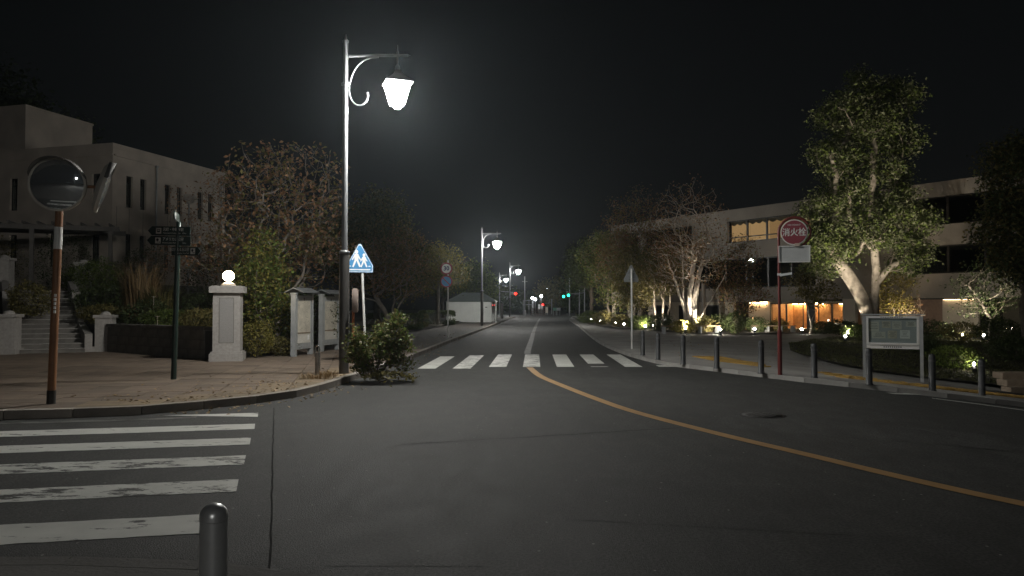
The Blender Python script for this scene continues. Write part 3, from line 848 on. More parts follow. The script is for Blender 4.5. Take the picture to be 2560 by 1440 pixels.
# small steel bollard with a loop, the near bollard
r = thing('steel_bollard', 'slim steel bollard with a looped top before the notice cases', 'bollard', (-4.24, 16.14, .11))
b = MB(); b.lathe([(.045, 0), (.045, .48)], n=14); b.build('post', mat('weathered_steel', (.30, .28, .26), .4, metal=.7, var=.25), r)
b = MB(); b.tube([(-.05, 0, .40), (-.05, 0, .56), (-.03, 0, .62), (0, 0, .64), (.03, 0, .62), (.05, 0, .56), (.05, 0, .40)], .018, 8); b.tube([(.05, 0, .0), (.05, 0, .42)], .018, 8); b.tube([(-.055, 0, .42), (.055, 0, .42)], .012, 8); b.build('loop', STEEL, r)
r = thing('polished_bollard', 'polished steel bollard with domed cap standing nearest the camera', 'bollard', (-1.36, 3.40, .035))
b = MB(); b.lathe([(.0605, 0), (.0605, .59)], n=40); b.build('post', STEELB, r)
b = MB(); b.lathe([(.062, .592), (.062, .61)] + [(.062 * math.cos(math.radians(a)), .61 + .058 * math.sin(math.radians(a))) for a in range(10, 91, 10)], n=40); b.build('cap', STEELB, r)
b = MB(); b.lathe([(.09, 0), (.09, .012), (.062, .016)], n=30); b.build('foot_ring', STEEL, r)

# speed limit and no parking
def disc(r, name, c, rad, m, z, parent=None, n=32, nrm=(0, -1, 0), th=.004):
    M = frame(c, (1, 0, 0), nrm) @ Matrix.Translation((0, 0, z))
    b = MB(); b.prism([(rad * math.cos(2 * math.pi * k / n), rad * math.sin(2 * math.pi * k / n)) for k in range(n)], M, th); return b.build(name, m, parent or r)
r = thing('speed_sign', 'round 30 speed limit sign above a blue no parking sign', 'road sign', (-3.13, 36.2, .10))
b = MB(); b.lathe([(.032, 0), (.032, 3.75)], n=10); b.build('pole', WHITEM, r)
a = disc(r, 'speed_plate', (-.08, -.04, 3.35), .30, SIGNRED, 0); disc(r, 'white_field', (-.08, -.04, 3.35), .225, SIGNWHITE, .0045, a)
text('numerals', '30', .30, frame((-.08, -.052, 3.35), (1, 0, 0), (0, -1, 0)), mat('numeral_blue', (.03, .05, .16), .5), a, 'CENTER', .95, .008)
a = disc(r, 'no_parking_plate', (-.08, -.04, 2.72), .30, SIGNRED, 0); disc(r, 'blue_field', (-.08, -.04, 2.72), .235, SIGNBLUE, .0045, a)
b = MB(); M = frame((-.08, -.0495, 2.72), (1, 0, -1), (0, -1, 0)); b.prism([(-.235, -.025), (.235, -.025), (.235, .025), (-.235, .025)], M, .001); b.build('red_bar', SIGNRED, a)

# ------------------------------------------------------------------ left building on the terrace
r = thing('stucco_building', 'beige stucco two storey building with narrow paired windows', 'building', (-20.6, 38, 2.2), math.radians(-15.6))
# local X = along the front to the right (negative = left), local Y = back along the side wall
def wall_open(b, s0, s1, z0, z1, ops, put):     # wall strip with rectangular openings
    xs = sorted({s0, s1, *[o[0] for o in ops], *[o[1] for o in ops]}); zs = sorted({z0, z1, *[o[2] for o in ops], *[o[3] for o in ops]})
    for i in range(len(xs) - 1):
        for j in range(len(zs) - 1):
            cx, cz = (xs[i] + xs[i + 1]) / 2, (zs[j] + zs[j + 1]) / 2
            if any(o[0] < cx < o[1] and o[2] < cz < o[3] for o in ops): continue
            put(b, xs[i], xs[i + 1], zs[j], zs[j + 1])
TOP = 7.85
side_w = [s for p in ((1.15, 2.13), (3.97, 4.93), (6.71, 7.65)) for s in p]
ops_s = [(s - .22, s + .22, z0, z0 + 1.68) for s in side_w for z0 in (4.62, 1.55)]
b = MB(); wall_open(b, .25, 9.0, 0, TOP - .25, ops_s, lambda b, a, e, z0, z1: b.box((-.125, (a + e) / 2, (z0 + z1) / 2), (.25, e - a, z1 - z0))); b.build('side_wall', STUCCO, r)
front_w = [-1.04, -3.8, -6.5, -9.3]
ops_f = [(s - .26, s + .26, z0, z0 + 1.75) for s in front_w for z0 in (4.55, 1.5)]
b = MB(); wall_open(b, -16, 0, 0, TOP - .25, ops_f, lambda b, a, e, z0, z1: b.box(((a + e) / 2, .125, (z0 + z1) / 2), (e - a, .25, z1 - z0))); b.build('front_wall', STUCCO, r)
b = MB(); b.box((-8, 4.5, TOP - .125), (16.04, 9.04, .25)); b.build('parapet', STUCCO, r)
b = MB(); b.box((-8.2, 8.85, 3.8), (15.6, .2, 7.5)); b.box((-15.85, 4.6, 3.8), (.2, 8.4, 7.5)); b.box((-6, 4.6, 3.8), (.1, 8, 7.5)); b.build('rear_wall', INTER, r)
b = MB(); 
for zz in (0.02, 3.6): b.box((-8, 4.5, zz), (15.4, 8.4, .1))
b.build('floor_slab', INTER, r)
for (s0, s1, z0, z1), on_side in [(o, True) for o in ops_s] + [(o, False) for o in ops_f]:
    w, h, cz, cs = s1 - s0, z1 - z0, (z0 + z1) / 2, (s0 + s1) / 2
    def bx(b, ds, dd, dz, ws, wd, wz):
        if on_side: b.box((-.10 - dd, cs + ds, cz + dz), (wd, ws, wz))
        else: b.box((cs + ds, .10 + dd, cz + dz), (ws, wd, wz))
    f = MB()
    for q in (-1, 1): bx(f, q * (w / 2 - .025), .05, 0, .05, .06, h); bx(f, 0, .05, q * (h / 2 - .025), w - .1, .06, .05)
    bx(f, 0, .05, h * .28, w - .1, .05, .04); bx(f, 0, .05, h * -.15, w - .1, .03, .02); bx(f, 0, .05, -h * .06, .02, .03, h * .66)
    f = f.build('window', FRAMED, r)
    p_ = MB(); bx(p_, 0, .07, 0, w - .1, .006, h - .1); p_.build('pane', GLASS, f)
    c_ = MB(); bx(c_, 0, .25, -.12, w + .1, .01, h - .35); c_.build('blind', CURT, f)
    s_ = MB(); bx(s_, 0, -.09, -h / 2 - .02, w + .06, .10, .05); s_.build('sill', STUCCO, f)
for s in (1.15, 2.13, 3.97, 4.93, 6.71, 7.65): b = MB(); b.box((.006, s, 3.9), (.012, .02, 1.4)); b.build('wall_joint', mat('joint_grey', (.30, .27, .24), .9), r)  # thin grey joint strips on the side wall
b = MB(); b.box((.006, .3, 3.9), (.012, .02, 1.4)); b.build('wall_joint', mat('joint_grey', (.30, .27, .24), .9), r)
b = MB(); b.box((.03, 4.6, 7.25), (.06, 9.0, .10)); b.box((-8, -.03, 7.25), (16.0, .06, .10)); b.build('string_course', STUCCO, r)
b = MB(); b.box((.025, 4.6, .3), (.05, 9.0, .6)); b.build('base_course', STONE_D, r)
for yy in (3.05, 8.6): b = MB(); b.cyl((.06, yy, .6), (.06, yy, 7.2), .045, n=8); b.box((.06, yy, 7.15), (.14, .14, .12)); b.build('downpipe', GREYM, r)
b = MB(); b.box((.004, 0.6, 1.0), (.008, .02, .5)); b.build('wall_joint', mat('joint_grey', (.30, .27, .24), .9), r)
ur = MB(); ur.box((-13.75, 5.9, 9.6), (8.0, 4.9, 3.5)); ur.build('upper_block', STUCCO, r)
b = MB(); b.box((-13.75, 5.9, 11.41), (8.1, 5.0, .12)); b.build('upper_parapet', STUCCO, r)
b = MB()
for x in (-15.5, -12.2): b.box((x, 3.44, 9.2), (.7, .03, .9))
b.build('upper_window', FRAMED, r)

r = thing('pergola', 'pale timber pergola on the terrace below the stucco building', 'pergola')
P0, P1 = Vector((-24.6, 32.2, 2.2)), Vector((-18.7, 34.4, 2.2))
t = (P1 - P0).normalized(); nrm = Vector((-t.y, t.x, 0)); ang = math.atan2(t.y, t.x)
PW = mat('pale_timber', (.15, .14, .13), .8, var=.1)
for k in range(3):
    for dd in (0, 2.2)[:1]:
        p = P0 + (P1 - P0) * (k / 2) + nrm * dd; b = MB(); b.box(p + Vector((0, 0, 1.45)), (.16, .16, 2.9), ang); b.build('post', PW, r)
for dd in (0, 2.2): b = MB(); b.box((P0 + P1) / 2 + nrm * dd + Vector((0, 0, 3.0)), (7.0, .14, .22), ang); b.build('beam', PW, r)
for k in range(12):
    p = P0 + (P1 - P0) * (k / 11) + nrm * 1.1; b = MB(); b.box(p + Vector((0, 0, 3.17)), (.07, 3.0, .12), ang); b.build('rafter', PW, r)
r = thing('garden_lamp', 'unlit garden lamp with pale square head before the stucco wall', 'lamp post', (-14.45, 33, 2.0))
b = MB(); b.lathe([(.05, 0), (.04, 4.2)], n=10); b.build('pole', GREYM, r)
b = MB(); b.box((0, 0, 4.42), (.34, .34, .34)); b.box((0, 0, 4.22), (.20, .20, .06)); b.build('head', mat('frosted_lamp_head', (.55, .50, .45), .5), r)

# ------------------------------------------------------------------ trees and shrubs
def leaf_mesh(name, pts, size, m, parent, seed, up=0.3, aspect=.55, kind=None):
    rg = np.random.default_rng(seed)
    n = len(pts)
    nr = rg.normal(size=(n, 3)); nr[:, 2] = np.abs(nr[:, 2]) + up
    nr /= np.linalg.norm(nr, axis=1)[:, None]
    tt = rg.normal(size=(n, 3)); tt[:, 2] -= .35
    tt -= nr * (tt * nr).sum(1)[:, None]; tt /= np.linalg.norm(tt, axis=1)[:, None]
    bt = np.cross(nr, tt)
    s = (size * rg.uniform(.6, 1.35, n))[:, None]
    v = np.stack([pts - tt * s * .5, pts + bt * s * aspect * .5 + nr * s * .06, pts + tt * s * .5 - nr * s * .1, pts - bt * s * aspect * .5 + nr * s * .06], 1).reshape(-1, 3)
    me = bpy.data.meshes.new(name)
    me.vertices.add(4 * n); me.vertices.foreach_set('co', v.ravel())
    me.loops.add(4 * n); me.loops.foreach_set('vertex_index', np.arange(4 * n, dtype=np.int32))
    me.polygons.add(n); me.polygons.foreach_set('loop_start', np.arange(0, 4 * n, 4, dtype=np.int32)); me.polygons.foreach_set('loop_total', np.full(n, 4, dtype=np.int32))
    me.update(calc_edges=True); me.validate()
    me.materials.append(m)
    o = bpy.data.objects.new(name, me); C.objects.link(o); o.parent = parent
    if kind: o['kind'] = kind
    return o

def tree(name, label, cat, base, crowns, leaf, bark, seed, stems=None, nt=200, per=12, lsize=.12, spread=.25, r_tip=.006, expo=2.3, rmax=None, group=None, lean=.5, leaf2=None):
    """crowns: ellipsoids (cx,cy,cz,rx,ry,rz) relative to base; stems: polylines relative to base"""
    rg = np.random.default_rng(seed)
    root = thing(name, label, cat, base, 0, group)
    pos, par = [], []
    stems = stems or [[(0, 0, 0), (0, 0, crowns[0][2])]]
    for st in stems:
        P = [np.array(p, float) for p in st]; last = -1
        for i in range(len(P) - 1):
            L = np.linalg.norm(P[i + 1] - P[i]); k = max(2, int(L / .35))
            for q in range(k + (i == len(P) - 2)):
                p = P[i] + (P[i + 1] - P[i]) * q / k
                if q or i: p = p + rg.normal(size=3) * .02 * L ** .5
                pos.append(p); par.append(last); last = len(pos) - 1
    nstem = len(pos)
    vol = np.array([c[3] * c[4] * c[5] for c in crowns]); vol = vol / vol.sum()
    tg = []
    for c, w in zip(crowns, vol):
        k = max(4, int(nt * w))
        d = rg.normal(size=(k, 3)); d /= np.linalg.norm(d, axis=1)[:, None]
        rr = rg.uniform(.15, 1, k) ** (1 / 2.2)
        tg.append(np.array(c[:3]) + d * rr[:, None] * np.array(c[3:6]))
    tg = np.concatenate(tg)
    tg = tg[tg[:, 2] > .1]
    tg = tg[np.argsort(np.linalg.norm(tg - pos[nstem // 2], axis=1))]
    A = np.zeros((len(pos) + 4 * len(tg), 3)); A[:len(pos)] = pos; n = len(pos)
    D = np.zeros_like(A); D[:, 2] = 1
    for i in range(n):
        if par[i] >= 0: q = A[i] - A[par[i]]; D[i] = q / max(1e-6, np.linalg.norm(q))
    tips = []
    low = stems[0][-1][2] * .25
    for p in tg:
        dv = p - A[:n]; ds = np.linalg.norm(dv, axis=1)
        cost = ds * (1.75 - (dv * D[:n]).sum(1) / np.maximum(ds, 1e-6)) + np.maximum(0, -dv[:, 2]) * 1.0 + (A[:n, 2] < low) * 1.5
        i = int(np.argmin(cost)); a = A[i].copy(); L = ds[i]
        k = 1 if L < .3 else 2 if L < .8 else 3
        for q in range(1, k + 1):
            t = q / k
            c = a + (p - a) * t + (rg.normal(size=3) * .035 * L if q < k else 0) + D[i if q == 1 else n - 1] * 0 + np.array([0, 0, -.05 * L * math.sin(math.pi * t)])
            qv = c - A[i]; D[n] = qv / max(1e-6, np.linalg.norm(qv)); A[n] = c; par.append(i); i = n; n += 1
        tips.append(n - 1)
    A = A[:n]
    acc = np.full(n, 0.0); hasch = np.zeros(n, bool)
    for i in range(n - 1, -1, -1):
        if not hasch[i]: acc[i] = r_tip ** expo
        if par[i] >= 0: acc[par[i]] += acc[i]; hasch[par[i]] = True
    R = acc ** (1 / expo)
    if rmax: 
        sc_ = rmax / R[:nstem].max()
        if sc_ < 1: R = np.where(R > r_tip * 2, r_tip * 2 + (R - r_tip * 2) * sc_, R)
        else: R = np.where(np.arange(n) < nstem, R * sc_, R * (1 + (sc_ - 1) * np.clip(R / R.max(), 0, 1)))
    b = MB()
    starts = [i for i in range(nstem) if par[i] < 0] + [nstem]
    for a0, a1 in zip(starts[:-1], starts[1:]): b.tube([A[i] for i in range(a0, a1)], [max(R[i], r_tip) * (1.25 if i == a0 else 1) for i in range(a0, a1)], 10 if R[a0] > .1 else 7, caps=False)
    for i in range(nstem, n):
        j = par[i]
        if j < 0: continue
        k = 8 if R[j] > .06 else 5 if R[j] > .02 else 3
        r0 = R[j] if (j < nstem and i < nstem) else min(R[j], R[i] * 1.25)
        fl = 1.0
        b.tube([A[j], A[i]], [r0, R[i]], k, caps=False)
    b.build('trunk', bark, root)
    T = A[tips]
    if per:
        cen = np.repeat(T, per, 0); pts = cen + rg.normal(size=cen.shape) * spread * np.array([1, 1, .75])
        if leaf2:
            msk = rg.uniform(size=len(pts)) < leaf2[1]
            leaf_mesh('crown', pts[~msk], lsize, leaf, root, seed); leaf_mesh('crown', pts[msk], lsize, leaf2[0], root, seed + 1)
        else: leaf_mesh('crown', pts, lsize, leaf, root, seed)
    return root
def shrub(label, base, rx, ry, rz, leaf, seed, n=2500, lsize=.07, name='shrub', group=None, zc=None, hollow=.55, stems=7):
    rg = np.random.default_rng(seed)
    root = thing(name, label, 'shrub', base, 0, group)
    zc = rz * .95 if zc is None else zc
    lob = rg.normal(size=(9, 3)); lob /= np.linalg.norm(lob, axis=1)[:, None]
    d = rg.normal(size=(n, 3)); d /= np.linalg.norm(d, axis=1)[:, None]
    bulge = 0.78 + .34 * np.max(np.clip(d @ lob.T, 0, 1) ** 6, axis=1)
    rr = rg.uniform(hollow ** 3, 1, n) ** (1 / 3) * bulge * rg.normal(1, .07, n)
    pts = np.array([0, 0, zc]) + d * rr[:, None] * np.array([rx, ry, rz])
    pts = pts[pts[:, 2] > .02]
    leaf_mesh('foliage', pts, lsize, leaf, root, seed)
    b = MB()
    for k in range(stems):
        a = rg.uniform(0, 6.28); q = rg.uniform(.3, .8)
        b.tube([(.05 * math.cos(a), .05 * math.sin(a), 0), (q * rx * .5 * math.cos(a), q * ry * .5 * math.sin(a), zc * .7), (q * rx * math.cos(a), q * ry * math.sin(a), zc + rz * .45)], [.018, .012, .005], 5, caps=False)
    b.build('stems', BARKD, root)
    return root

# left side
tree('autumn_tree', 'half bare autumn tree with brown leaves behind the notice cases', 'tree', (-8.3, 26.2, .3), [(-.4, 0, 4.7, 2.4, 2.0, 2.5), (.9, 0, 5.1, 1.8, 1.6, 2.1), (-.4, 0, 3.0, 3.0, 1.8, 1.3), (1.8, -.3, 3.4, 1.5, 1.2, .9)],
     L_BROWN, BARKG, 11, [[(0, 0, 0), (.05, 0, 1.2), (.1, 0, 2.6), (0, 0, 4.2)], [(.05, 0, .9), (-.7, .2, 2.4), (-1.1, .1, 4)], [(.05, 0, 1.1), (.9, -.1, 2.4), (1.2, 0, 4.2)]], nt=1050, per=5, lsize=.15, spread=.13, r_tip=.006, rmax=.09, leaf2=(L_OLIVE, .45))
tree('bare_tree', 'nearly bare thin branched tree left of the brown autumn tree', 'tree', (-11.6, 28.5, 1.2), [(0.2, 0, 3.6, 2.2, 1.4, 2.1), (-.5, 0, 2.2, 2.2, 1.3, 1.0)], L_BROWN, BARKG, 12, [[(0, 0, 0), (.3, 0, 1.4), (.4, 0, 3.2)], [(0, 0, .4), (-.6, 0, 2), (-.8, 0, 3.4)]], nt=420, per=5, lsize=.10, spread=.12, r_tip=.005, rmax=.06)
tree('evergreen_shrub', 'tall green leafy shrub beside the globe lamp pillar', 'shrub', (-7.85, 23.3, .2), [(0, 0, 2.1, .9, .8, 1.2), (.1, 0, 3.0, .65, .6, .8), (.2, 0, 1.2, .8, .7, .9)], L_GREEN, BARKD, 13, [[(0, 0, 0), (.1, 0, 1), (0, 0, 2.6)], [(-.3, 0, 0), (-.45, 0, 1.3), (-.4, 0, 2.6)]], nt=190, per=28, lsize=.11, spread=.17, rmax=.05, leaf2=(L_YEL, .4))
shrub('low yellowish bush between the gate pillar and notice case', (-7.45, 21.6, .15), .62, .5, .55, L_YEL, 14, 2600, .06)
shrub('dark low bush at the foot of the notice case', (-7.0, 22.2, .12), .55, .4, .32, L_OLIVE, 15, 1500, .06)
shrub('dark bush behind the notice cases', (-6.9, 25.6, .2), 1.2, 1.0, 1.0, L_DARK, 16, 4200, .09)
tree('dark_tree', 'dark dense evergreen tree behind the crossing sign', 'tree', (-7.6, 42, .3), [(0, 0, 5.4, 2.2, 2.2, 2.4), (-1.2, 0, 4.2, 2.0, 2, 2.0), (.7, 0, 3.6, 2, 2, 1.8)], L_DARK, BARKD, 17, nt=380, per=60, lsize=.19, spread=.38, rmax=.2, leaf2=(L_OLIVE, .4))
tree('brown_tree', 'brownish broad tree behind the speed limit sign', 'tree', (-6.3, 38.5, .3), [(.1, 0, 3.9, 2.1, 1.7, 1.6), (-1.2, -.4, 3.0, 1.6, 1.4, 1.3), (1.0, 0, 2.9, 1.3, 1.3, 1.2)], L_BROWN, BARKG, 18, [[(0, 0, 0), (.1, 0, 1.2), (.2, 0, 3)], [(0, 0, .5), (-.8, 0, 1.8), (-1, 0, 3)], [(0, 0, .6), (.7, 0, 1.8), (.9, 0, 3)]], nt=380, per=16, lsize=.12, spread=.24, r_tip=.008, rmax=.12, leaf2=(L_OLIVE, .5))
tree('pale_leaf_tree', 'leafy tree lit yellow green by the second street lamp', 'tree', (-5.3, 53, .3), [(0, 0, 4.4, 1.7, 1.7, 1.6), (.9, .2, 3.8, 1.2, 1.3, 1.3), (-1, 0, 3.4, 1.5, 1.4, 1.3)], L_YEL, BARKG, 19, nt=260, per=26, lsize=.15, spread=.26, rmax=.11, leaf2=(L_OLIVE, .4))
tree('roadside_tree', 'dark roadside tree beyond the white shed, left of the third lamp', 'tree', (-5.0, 95, .1), [(0, 0, 5.0, 2.6, 2.2, 2.4), (1.6, 0, 4.0, 1.6, 1.5, 2.0)], L_GREEN, BARKD, 20, nt=220, per=26, lsize=.26, spread=.4, rmax=.15)
tree('roadside_tree', 'dark tree behind the white shed roof', 'tree', (-9.0, 96, .1), [(0, 0, 5.2, 3.2, 2.5, 2.6)], L_DARK, BARKD, 21, nt=160, per=34, lsize=.28, spread=.5, rmax=.2)
tree('background_tree', 'dark tree rising behind the stucco building roof', 'tree', (-46, 66, 0), [(0, 0, 18, 4, 4, 5), (4, 0, 16, 4, 4, 4)], L_DARK, BARKD, 22, nt=200, per=40, lsize=.4, spread=.7, rmax=.3)
tree('brown_tree', 'large dark brown tree far behind the autumn tree', 'tree', (-10.5, 47, .4), [(0, 0, 5.0, 3.2, 2.0, 2.2)], L_OLIVE, BARKD, 23, nt=220, per=28, lsize=.2, spread=.4, rmax=.18)
# hedge clipped, boxy
def hedge(label, c, d, m, seed, n, ls, rz=0.0, name='hedge'):
    rg = np.random.default_rng(seed); root = thing(name, label, 'hedge', c, rz)
    p = rg.uniform(-1, 1, (n, 3)); p = np.sign(p) * np.abs(p) ** .35
    p += rg.normal(size=p.shape) * .03; q = np.linalg.norm(p, axis=1)[:, None]; p = p * np.minimum(1, 1.35 / np.maximum(q, 1e-6))
    leaf_mesh('foliage', p * np.array(d) / 2 + np.array([0, 0, d[2] / 2]), ls, m, root, seed)
    b = MB()
    for k in range(6): b.tube([((k - 2.5) * d[0] / 7, 0, 0), ((k - 2.5) * d[0] / 7 + .05, .05, d[2] * .8)], [.03, .012], 5, caps=False)
    b.build('stems', BARKD, root)
hedge('clipped dark hedge beside the second street lamp', (-5.9, 58, .15), (2.9, 1.6, 1.15), L_DARK, 31, 6000, .10)
hedge('low dark hedge behind the crossing sign post', (-7.1, 45, .2), (3.4, 1.8, 1.0), L_DARK, 32, 6000, .10)
hedge('low dark hedge in the middle of the left planting bed', (-6.9, 50, .2), (2.4, 2.2, .9), L_OLIVE, 33, 4500, .10)
tree('corner_bush', 'broad leafy bush at the kerb beside the lamp post', 'shrub', (-2.86, 15.6, .08), [(-.10, 0, .55, .42, .4, .50), (.32, .2, .95, .36, .4, .42), (-.38, 0, .62, .22, .3, .5), (.45, .1, .5, .30, .3, .36)], L_OLIVE, BARKD, 34, [[(0, 0, 0), (.1, 0, .5), (.3, .1, .9)], [(-.05, 0, 0), (-.2, 0, .6)], [(.05, .1, 0), (.35, .2, .6)]], nt=240, per=22, lsize=.078, spread=.075, r_tip=.003, rmax=.022, leaf2=(L_GREEN, .5))
tree('low_creeper', 'flat leafy twigs spilling from the corner bush onto the road', 'shrub', (-2.55, 15.25, .02), [(0, 0, .12, .55, .35, .12)], L_OLIVE, BARKD, 35, [[(-.2, .1, 0), (.2, 0, .12)]], nt=40, per=14, lsize=.08, spread=.06, r_tip=.003, rmax=.012)
def tuft(name, label, base, rx, ry, h, m, seed, n, w, droop=.5):
    rg = np.random.default_rng(seed); b = MB()
    for _ in range(n):
        a, q = rg.uniform(0, 6.28), rg.uniform(0, 1) ** .5
        x, y = rx * q * math.cos(a) * .45, ry * q * math.sin(a) * .45
        L = h * rg.uniform(.55, 1.1); dx, dy = math.cos(a) * L * droop * rg.uniform(.2, 1), math.sin(a) * L * droop * rg.uniform(.2, 1)
        px, py = -math.sin(a) * w, math.cos(a) * w
        p = [(x, y, 0), (x + dx * .35, y + dy * .35, L * .65), (x + dx, y + dy, L * rg.uniform(.75, 1.0))]
        b.add([(p[0][0] - px, p[0][1] - py, 0), (p[0][0] + px, p[0][1] + py, 0), (p[1][0] + px, p[1][1] + py, p[1][2]), (p[1][0] - px, p[1][1] - py, p[1][2]), p[2]], [(0, 1, 2, 3), (3, 2, 4)])
    return tag(b.build(name, m, None, base), label, 'grass tuft')
tuft('dry_grass_tuft', 'dry brown grass tuft at the foot of the looped steel bollard', (-4.02, 15.35, .02), .9, .5, .26, L_STRAW, 41, 260, .004, .8)
tuft('dry_grass_tuft', 'small pale grass tuft growing beside the lamp post foot', (-3.95, 15.85, .1), .5, .4, .16, L_STRAW, 42, 120, .004, .8)
tuft('pampas_grass', 'tall straw coloured pampas clump on the garden bank', (-13.75, 27.4, 1.1), 1.5, 1.2, 2.3, L_STRAW, 43, 420, .012, .35)
tuft('pampas_grass', 'drooping straw clump right of the tall pampas', (-12.9, 27.0, 1.0), 1.3, 1.0, 1.6, L_OLIVE, 44, 380, .012, .7)
bk = [(-15.0, 27.2, 1.2, .9, 'rounded dark shrub beside the steps'), (-14.3, 25.9, .85, .6, 'low dark shrub behind the right step pillar'), (-12.6, 25.6, .9, .8, 'dark shrub on the bank above the wall, under the pampas'), (-11.5, 24.6, .85, .55, 'spreading low shrub above the garden wall'),
      (-10.6, 25.6, 1.0, .9, 'dark shrub behind the garden wall, left of the finger post'), (-9.8, 23.4, .75, .6, 'shrub overhanging the wall next to the gate pillar'), (-9.4, 25.4, 1.0, 1.1, 'tall dark shrub between wall and gate pillar'), (-16.6, 29.6, 1.0, 1.0, 'dark shrub near the head of the steps'), (-12.4, 31, 1.4, 1.4, 'large dark shrub below the stucco wall'), (-16.7, 25.6, .8, .9, 'dark shrub at the far edge of the steps'), (-9.9, 30.5, 1.5, 1.6, 'broad dark shrub under the bare tree'), (-19.4, 33.5, 1.2, 1.0, 'dark shrub in front of the pergola'), (-21.6, 35.6, 1.7, 2.2, 'tall dark shrub added under the pergola to darken the wall behind'), (-24.4, 34.6, 1.6, 2.0, 'tall dark shrub added at the picture edge to darken under the pergola'), (-18.2, 36.4, 1.4, 1.8, 'tall dark shrub at the corner of the stucco building')]  # the tall shrubs under the pergola are added to darken the wall there
for k, (x, y, rx, rz, lb) in enumerate(bk):
    z = bank(x, y) - .1 if x > -16 else 1.2 if y < 28 else 2.1
    shrub(lb, (x, y, z), rx, rx * .9, rz * .75, [L_DARK, L_OLIVE, L_DARK, L_GREEN][k % 4], 50 + k, 2600, .085)
for k, (x, y, z, lb) in enumerate([(-11.3, 23.6, 1.25, 'single pale flower low above the garden wall'), (-12.2, 25.2, 1.9, 'single white rose in the dark shrubs')]):
    b = MB()
    for q in range(6):
        a = q * 1.05; b.add([(0, 0, 0), (.06 * math.cos(a - .4), .06 * math.sin(a - .4), .03), (.075 * math.cos(a), .075 * math.sin(a), .05), (.06 * math.cos(a + .4), .06 * math.sin(a + .4), .03)], [(0, 1, 2, 3)])
    b.tube([(0, 0, -.5), (0, 0, 0)], .006, 5); tag(b.build('rose', mat('pale_petals', (.7, .62, .55), .6), None, (x, y, z)), lb, 'flower')

# ------------------------------------------------------------------ white shed on the left, far junction
r = thing('white_shed', 'low white walled shed with grey hipped roof beyond the hedge', 'building', (-3.98, 70, .1))
r.scale = (.81, .81, .81)
SW = mat('white_panel_wall', (.80, .82, .79), .6, var=.06, scale=1.2)
for k in range(5):
    b = MB(); b.box((-2.2 + 1.05 * k, 0, 1.2), (1.035, .12, 2.4)); b.build('wall_panel', SW, r)
b = MB(); b.box((3.02, .9, 1.25), (.12, 1.9, 2.5)); b.box((0, 3.9, 1.2), (5.6, .12, 2.4)); b.box((-2.72, 2, 1.2), (.1, 3.8, 2.4)); b.build('side_wall', SW, r)
b = MB(); e = [(-2.9, -.25, 2.42), (3.2, -.25, 2.42), (3.2, 4.2, 2.42), (-2.9, 4.2, 2.42), (-1.0, 1.9, 3.5), (1.4, 1.9, 3.5)]
b.add(e, [(0, 1, 5, 4), (1, 2, 5), (2, 3, 4, 5), (3, 0, 4), (3, 2, 1, 0)]); b.build('roof', mat('grey_metal_roof', (.26, .30, .29), .5, metal=.2), r)
for k in range(2):
    b = MB(); b.box((2.65 + k * .22, -.07, 2.0), (.10, .03, .14)); b.build('red_lamp', emit_mat('small_red_lamp', (1, .12, .10), 1.6), r)
b = MB(); b.box((1.9, -.07, 1.75), (.25, .03, .08)); b.build('vent', DARKM, r)
def signal(loc, label, lit, mirror=1):
    r = thing('traffic_signal', label, 'traffic light', loc, 0, 'traffic signals at the far junction')
    s = -mirror
    b = MB(); b.lathe([(.10, -loc[2]), (.08, 1.2)], (s * 2.2, .2, 0), 10); b.build('pole', GREYM, r)
    b = MB(); b.tube([(s * 2.2, .2, .4), (0, .1, .22)], .04, 8); b.build('arm', GREYM, r)
    b = MB(); b.box((0, 0, 0), (1.15, .14, .40)); b.build('housing', DARKM, r)
    for k, (c, nm) in enumerate((((.02, 1, .50), 'green'), ((1, .6, .05), 'amber'), ((1, .012, .006), 'red'))):
        on = nm == lit; x = (k - 1) * .37
        m = emit_mat('signal_' + nm, c, 14 if nm == 'red' else 9) if on else mat('unlit_lens', (.03, .03, .03), .3)
        b = MB(); b.prism([(.20 * math.cos(t * .349), .20 * math.sin(t * .349)) for t in range(18)], frame((x, -.075, 0), (1, 0, 0), (0, -1, 0)), .012); o = b.build('lens', m, r)
        b = MB(); b.tube([(x + .17 * math.cos(t), -.08, .17 * math.sin(t)) for t in np.linspace(.3, 2.84, 9)], .02, 5); b.build('visor', DARKM, r)
P = at(1289, 734, 118); signal((P.x - .37, 118, P.z), 'red traffic signal on the left beyond the third lamp', 'red', 1)
P = at(1409, 741, 120); signal((P.x + .37, 120, P.z), 'green traffic signal, left one of the pair', 'green', -1)
P = at(1421, 738, 117); signal((P.x + .37, 117, P.z), 'green traffic signal, right one of the pair', 'green', -1)
P = at(1357, 762, 150); signal((P.x - .37, 150, P.z), 'small distant red signal beyond the white boards', 'red', -1)
def far_lamp(px, py, lb, d=160):
    P = at(px, py, d); r = thing('distant_lamp', lb, 'street lamp', (P.x, d, -.2), 0, 'small lamps beyond the junction')
    b = MB(); b.lathe([(.06, 0), (.05, P.z)], n=8); b.build('pole', WHITEM, r)
    b = MB(); b.lathe([(.05, P.z), (.26, P.z + .15), (.28, P.z + .35), (.1, P.z + .55)], n=10); b.build('head', emit_mat('distant_white_lamp', (.92, .95, 1), 30), r)
far_lamp(1331, 746, 'white lamp beyond the junction, left of three'); far_lamp(1338, 749, 'white lamp beyond the junction, middle of three'); far_lamp(1353, 741, 'white lamp beyond the junction, tallest of three')
far_lamp(1369, 721, 'tiny high lamp among the trees beyond the junction', 200)
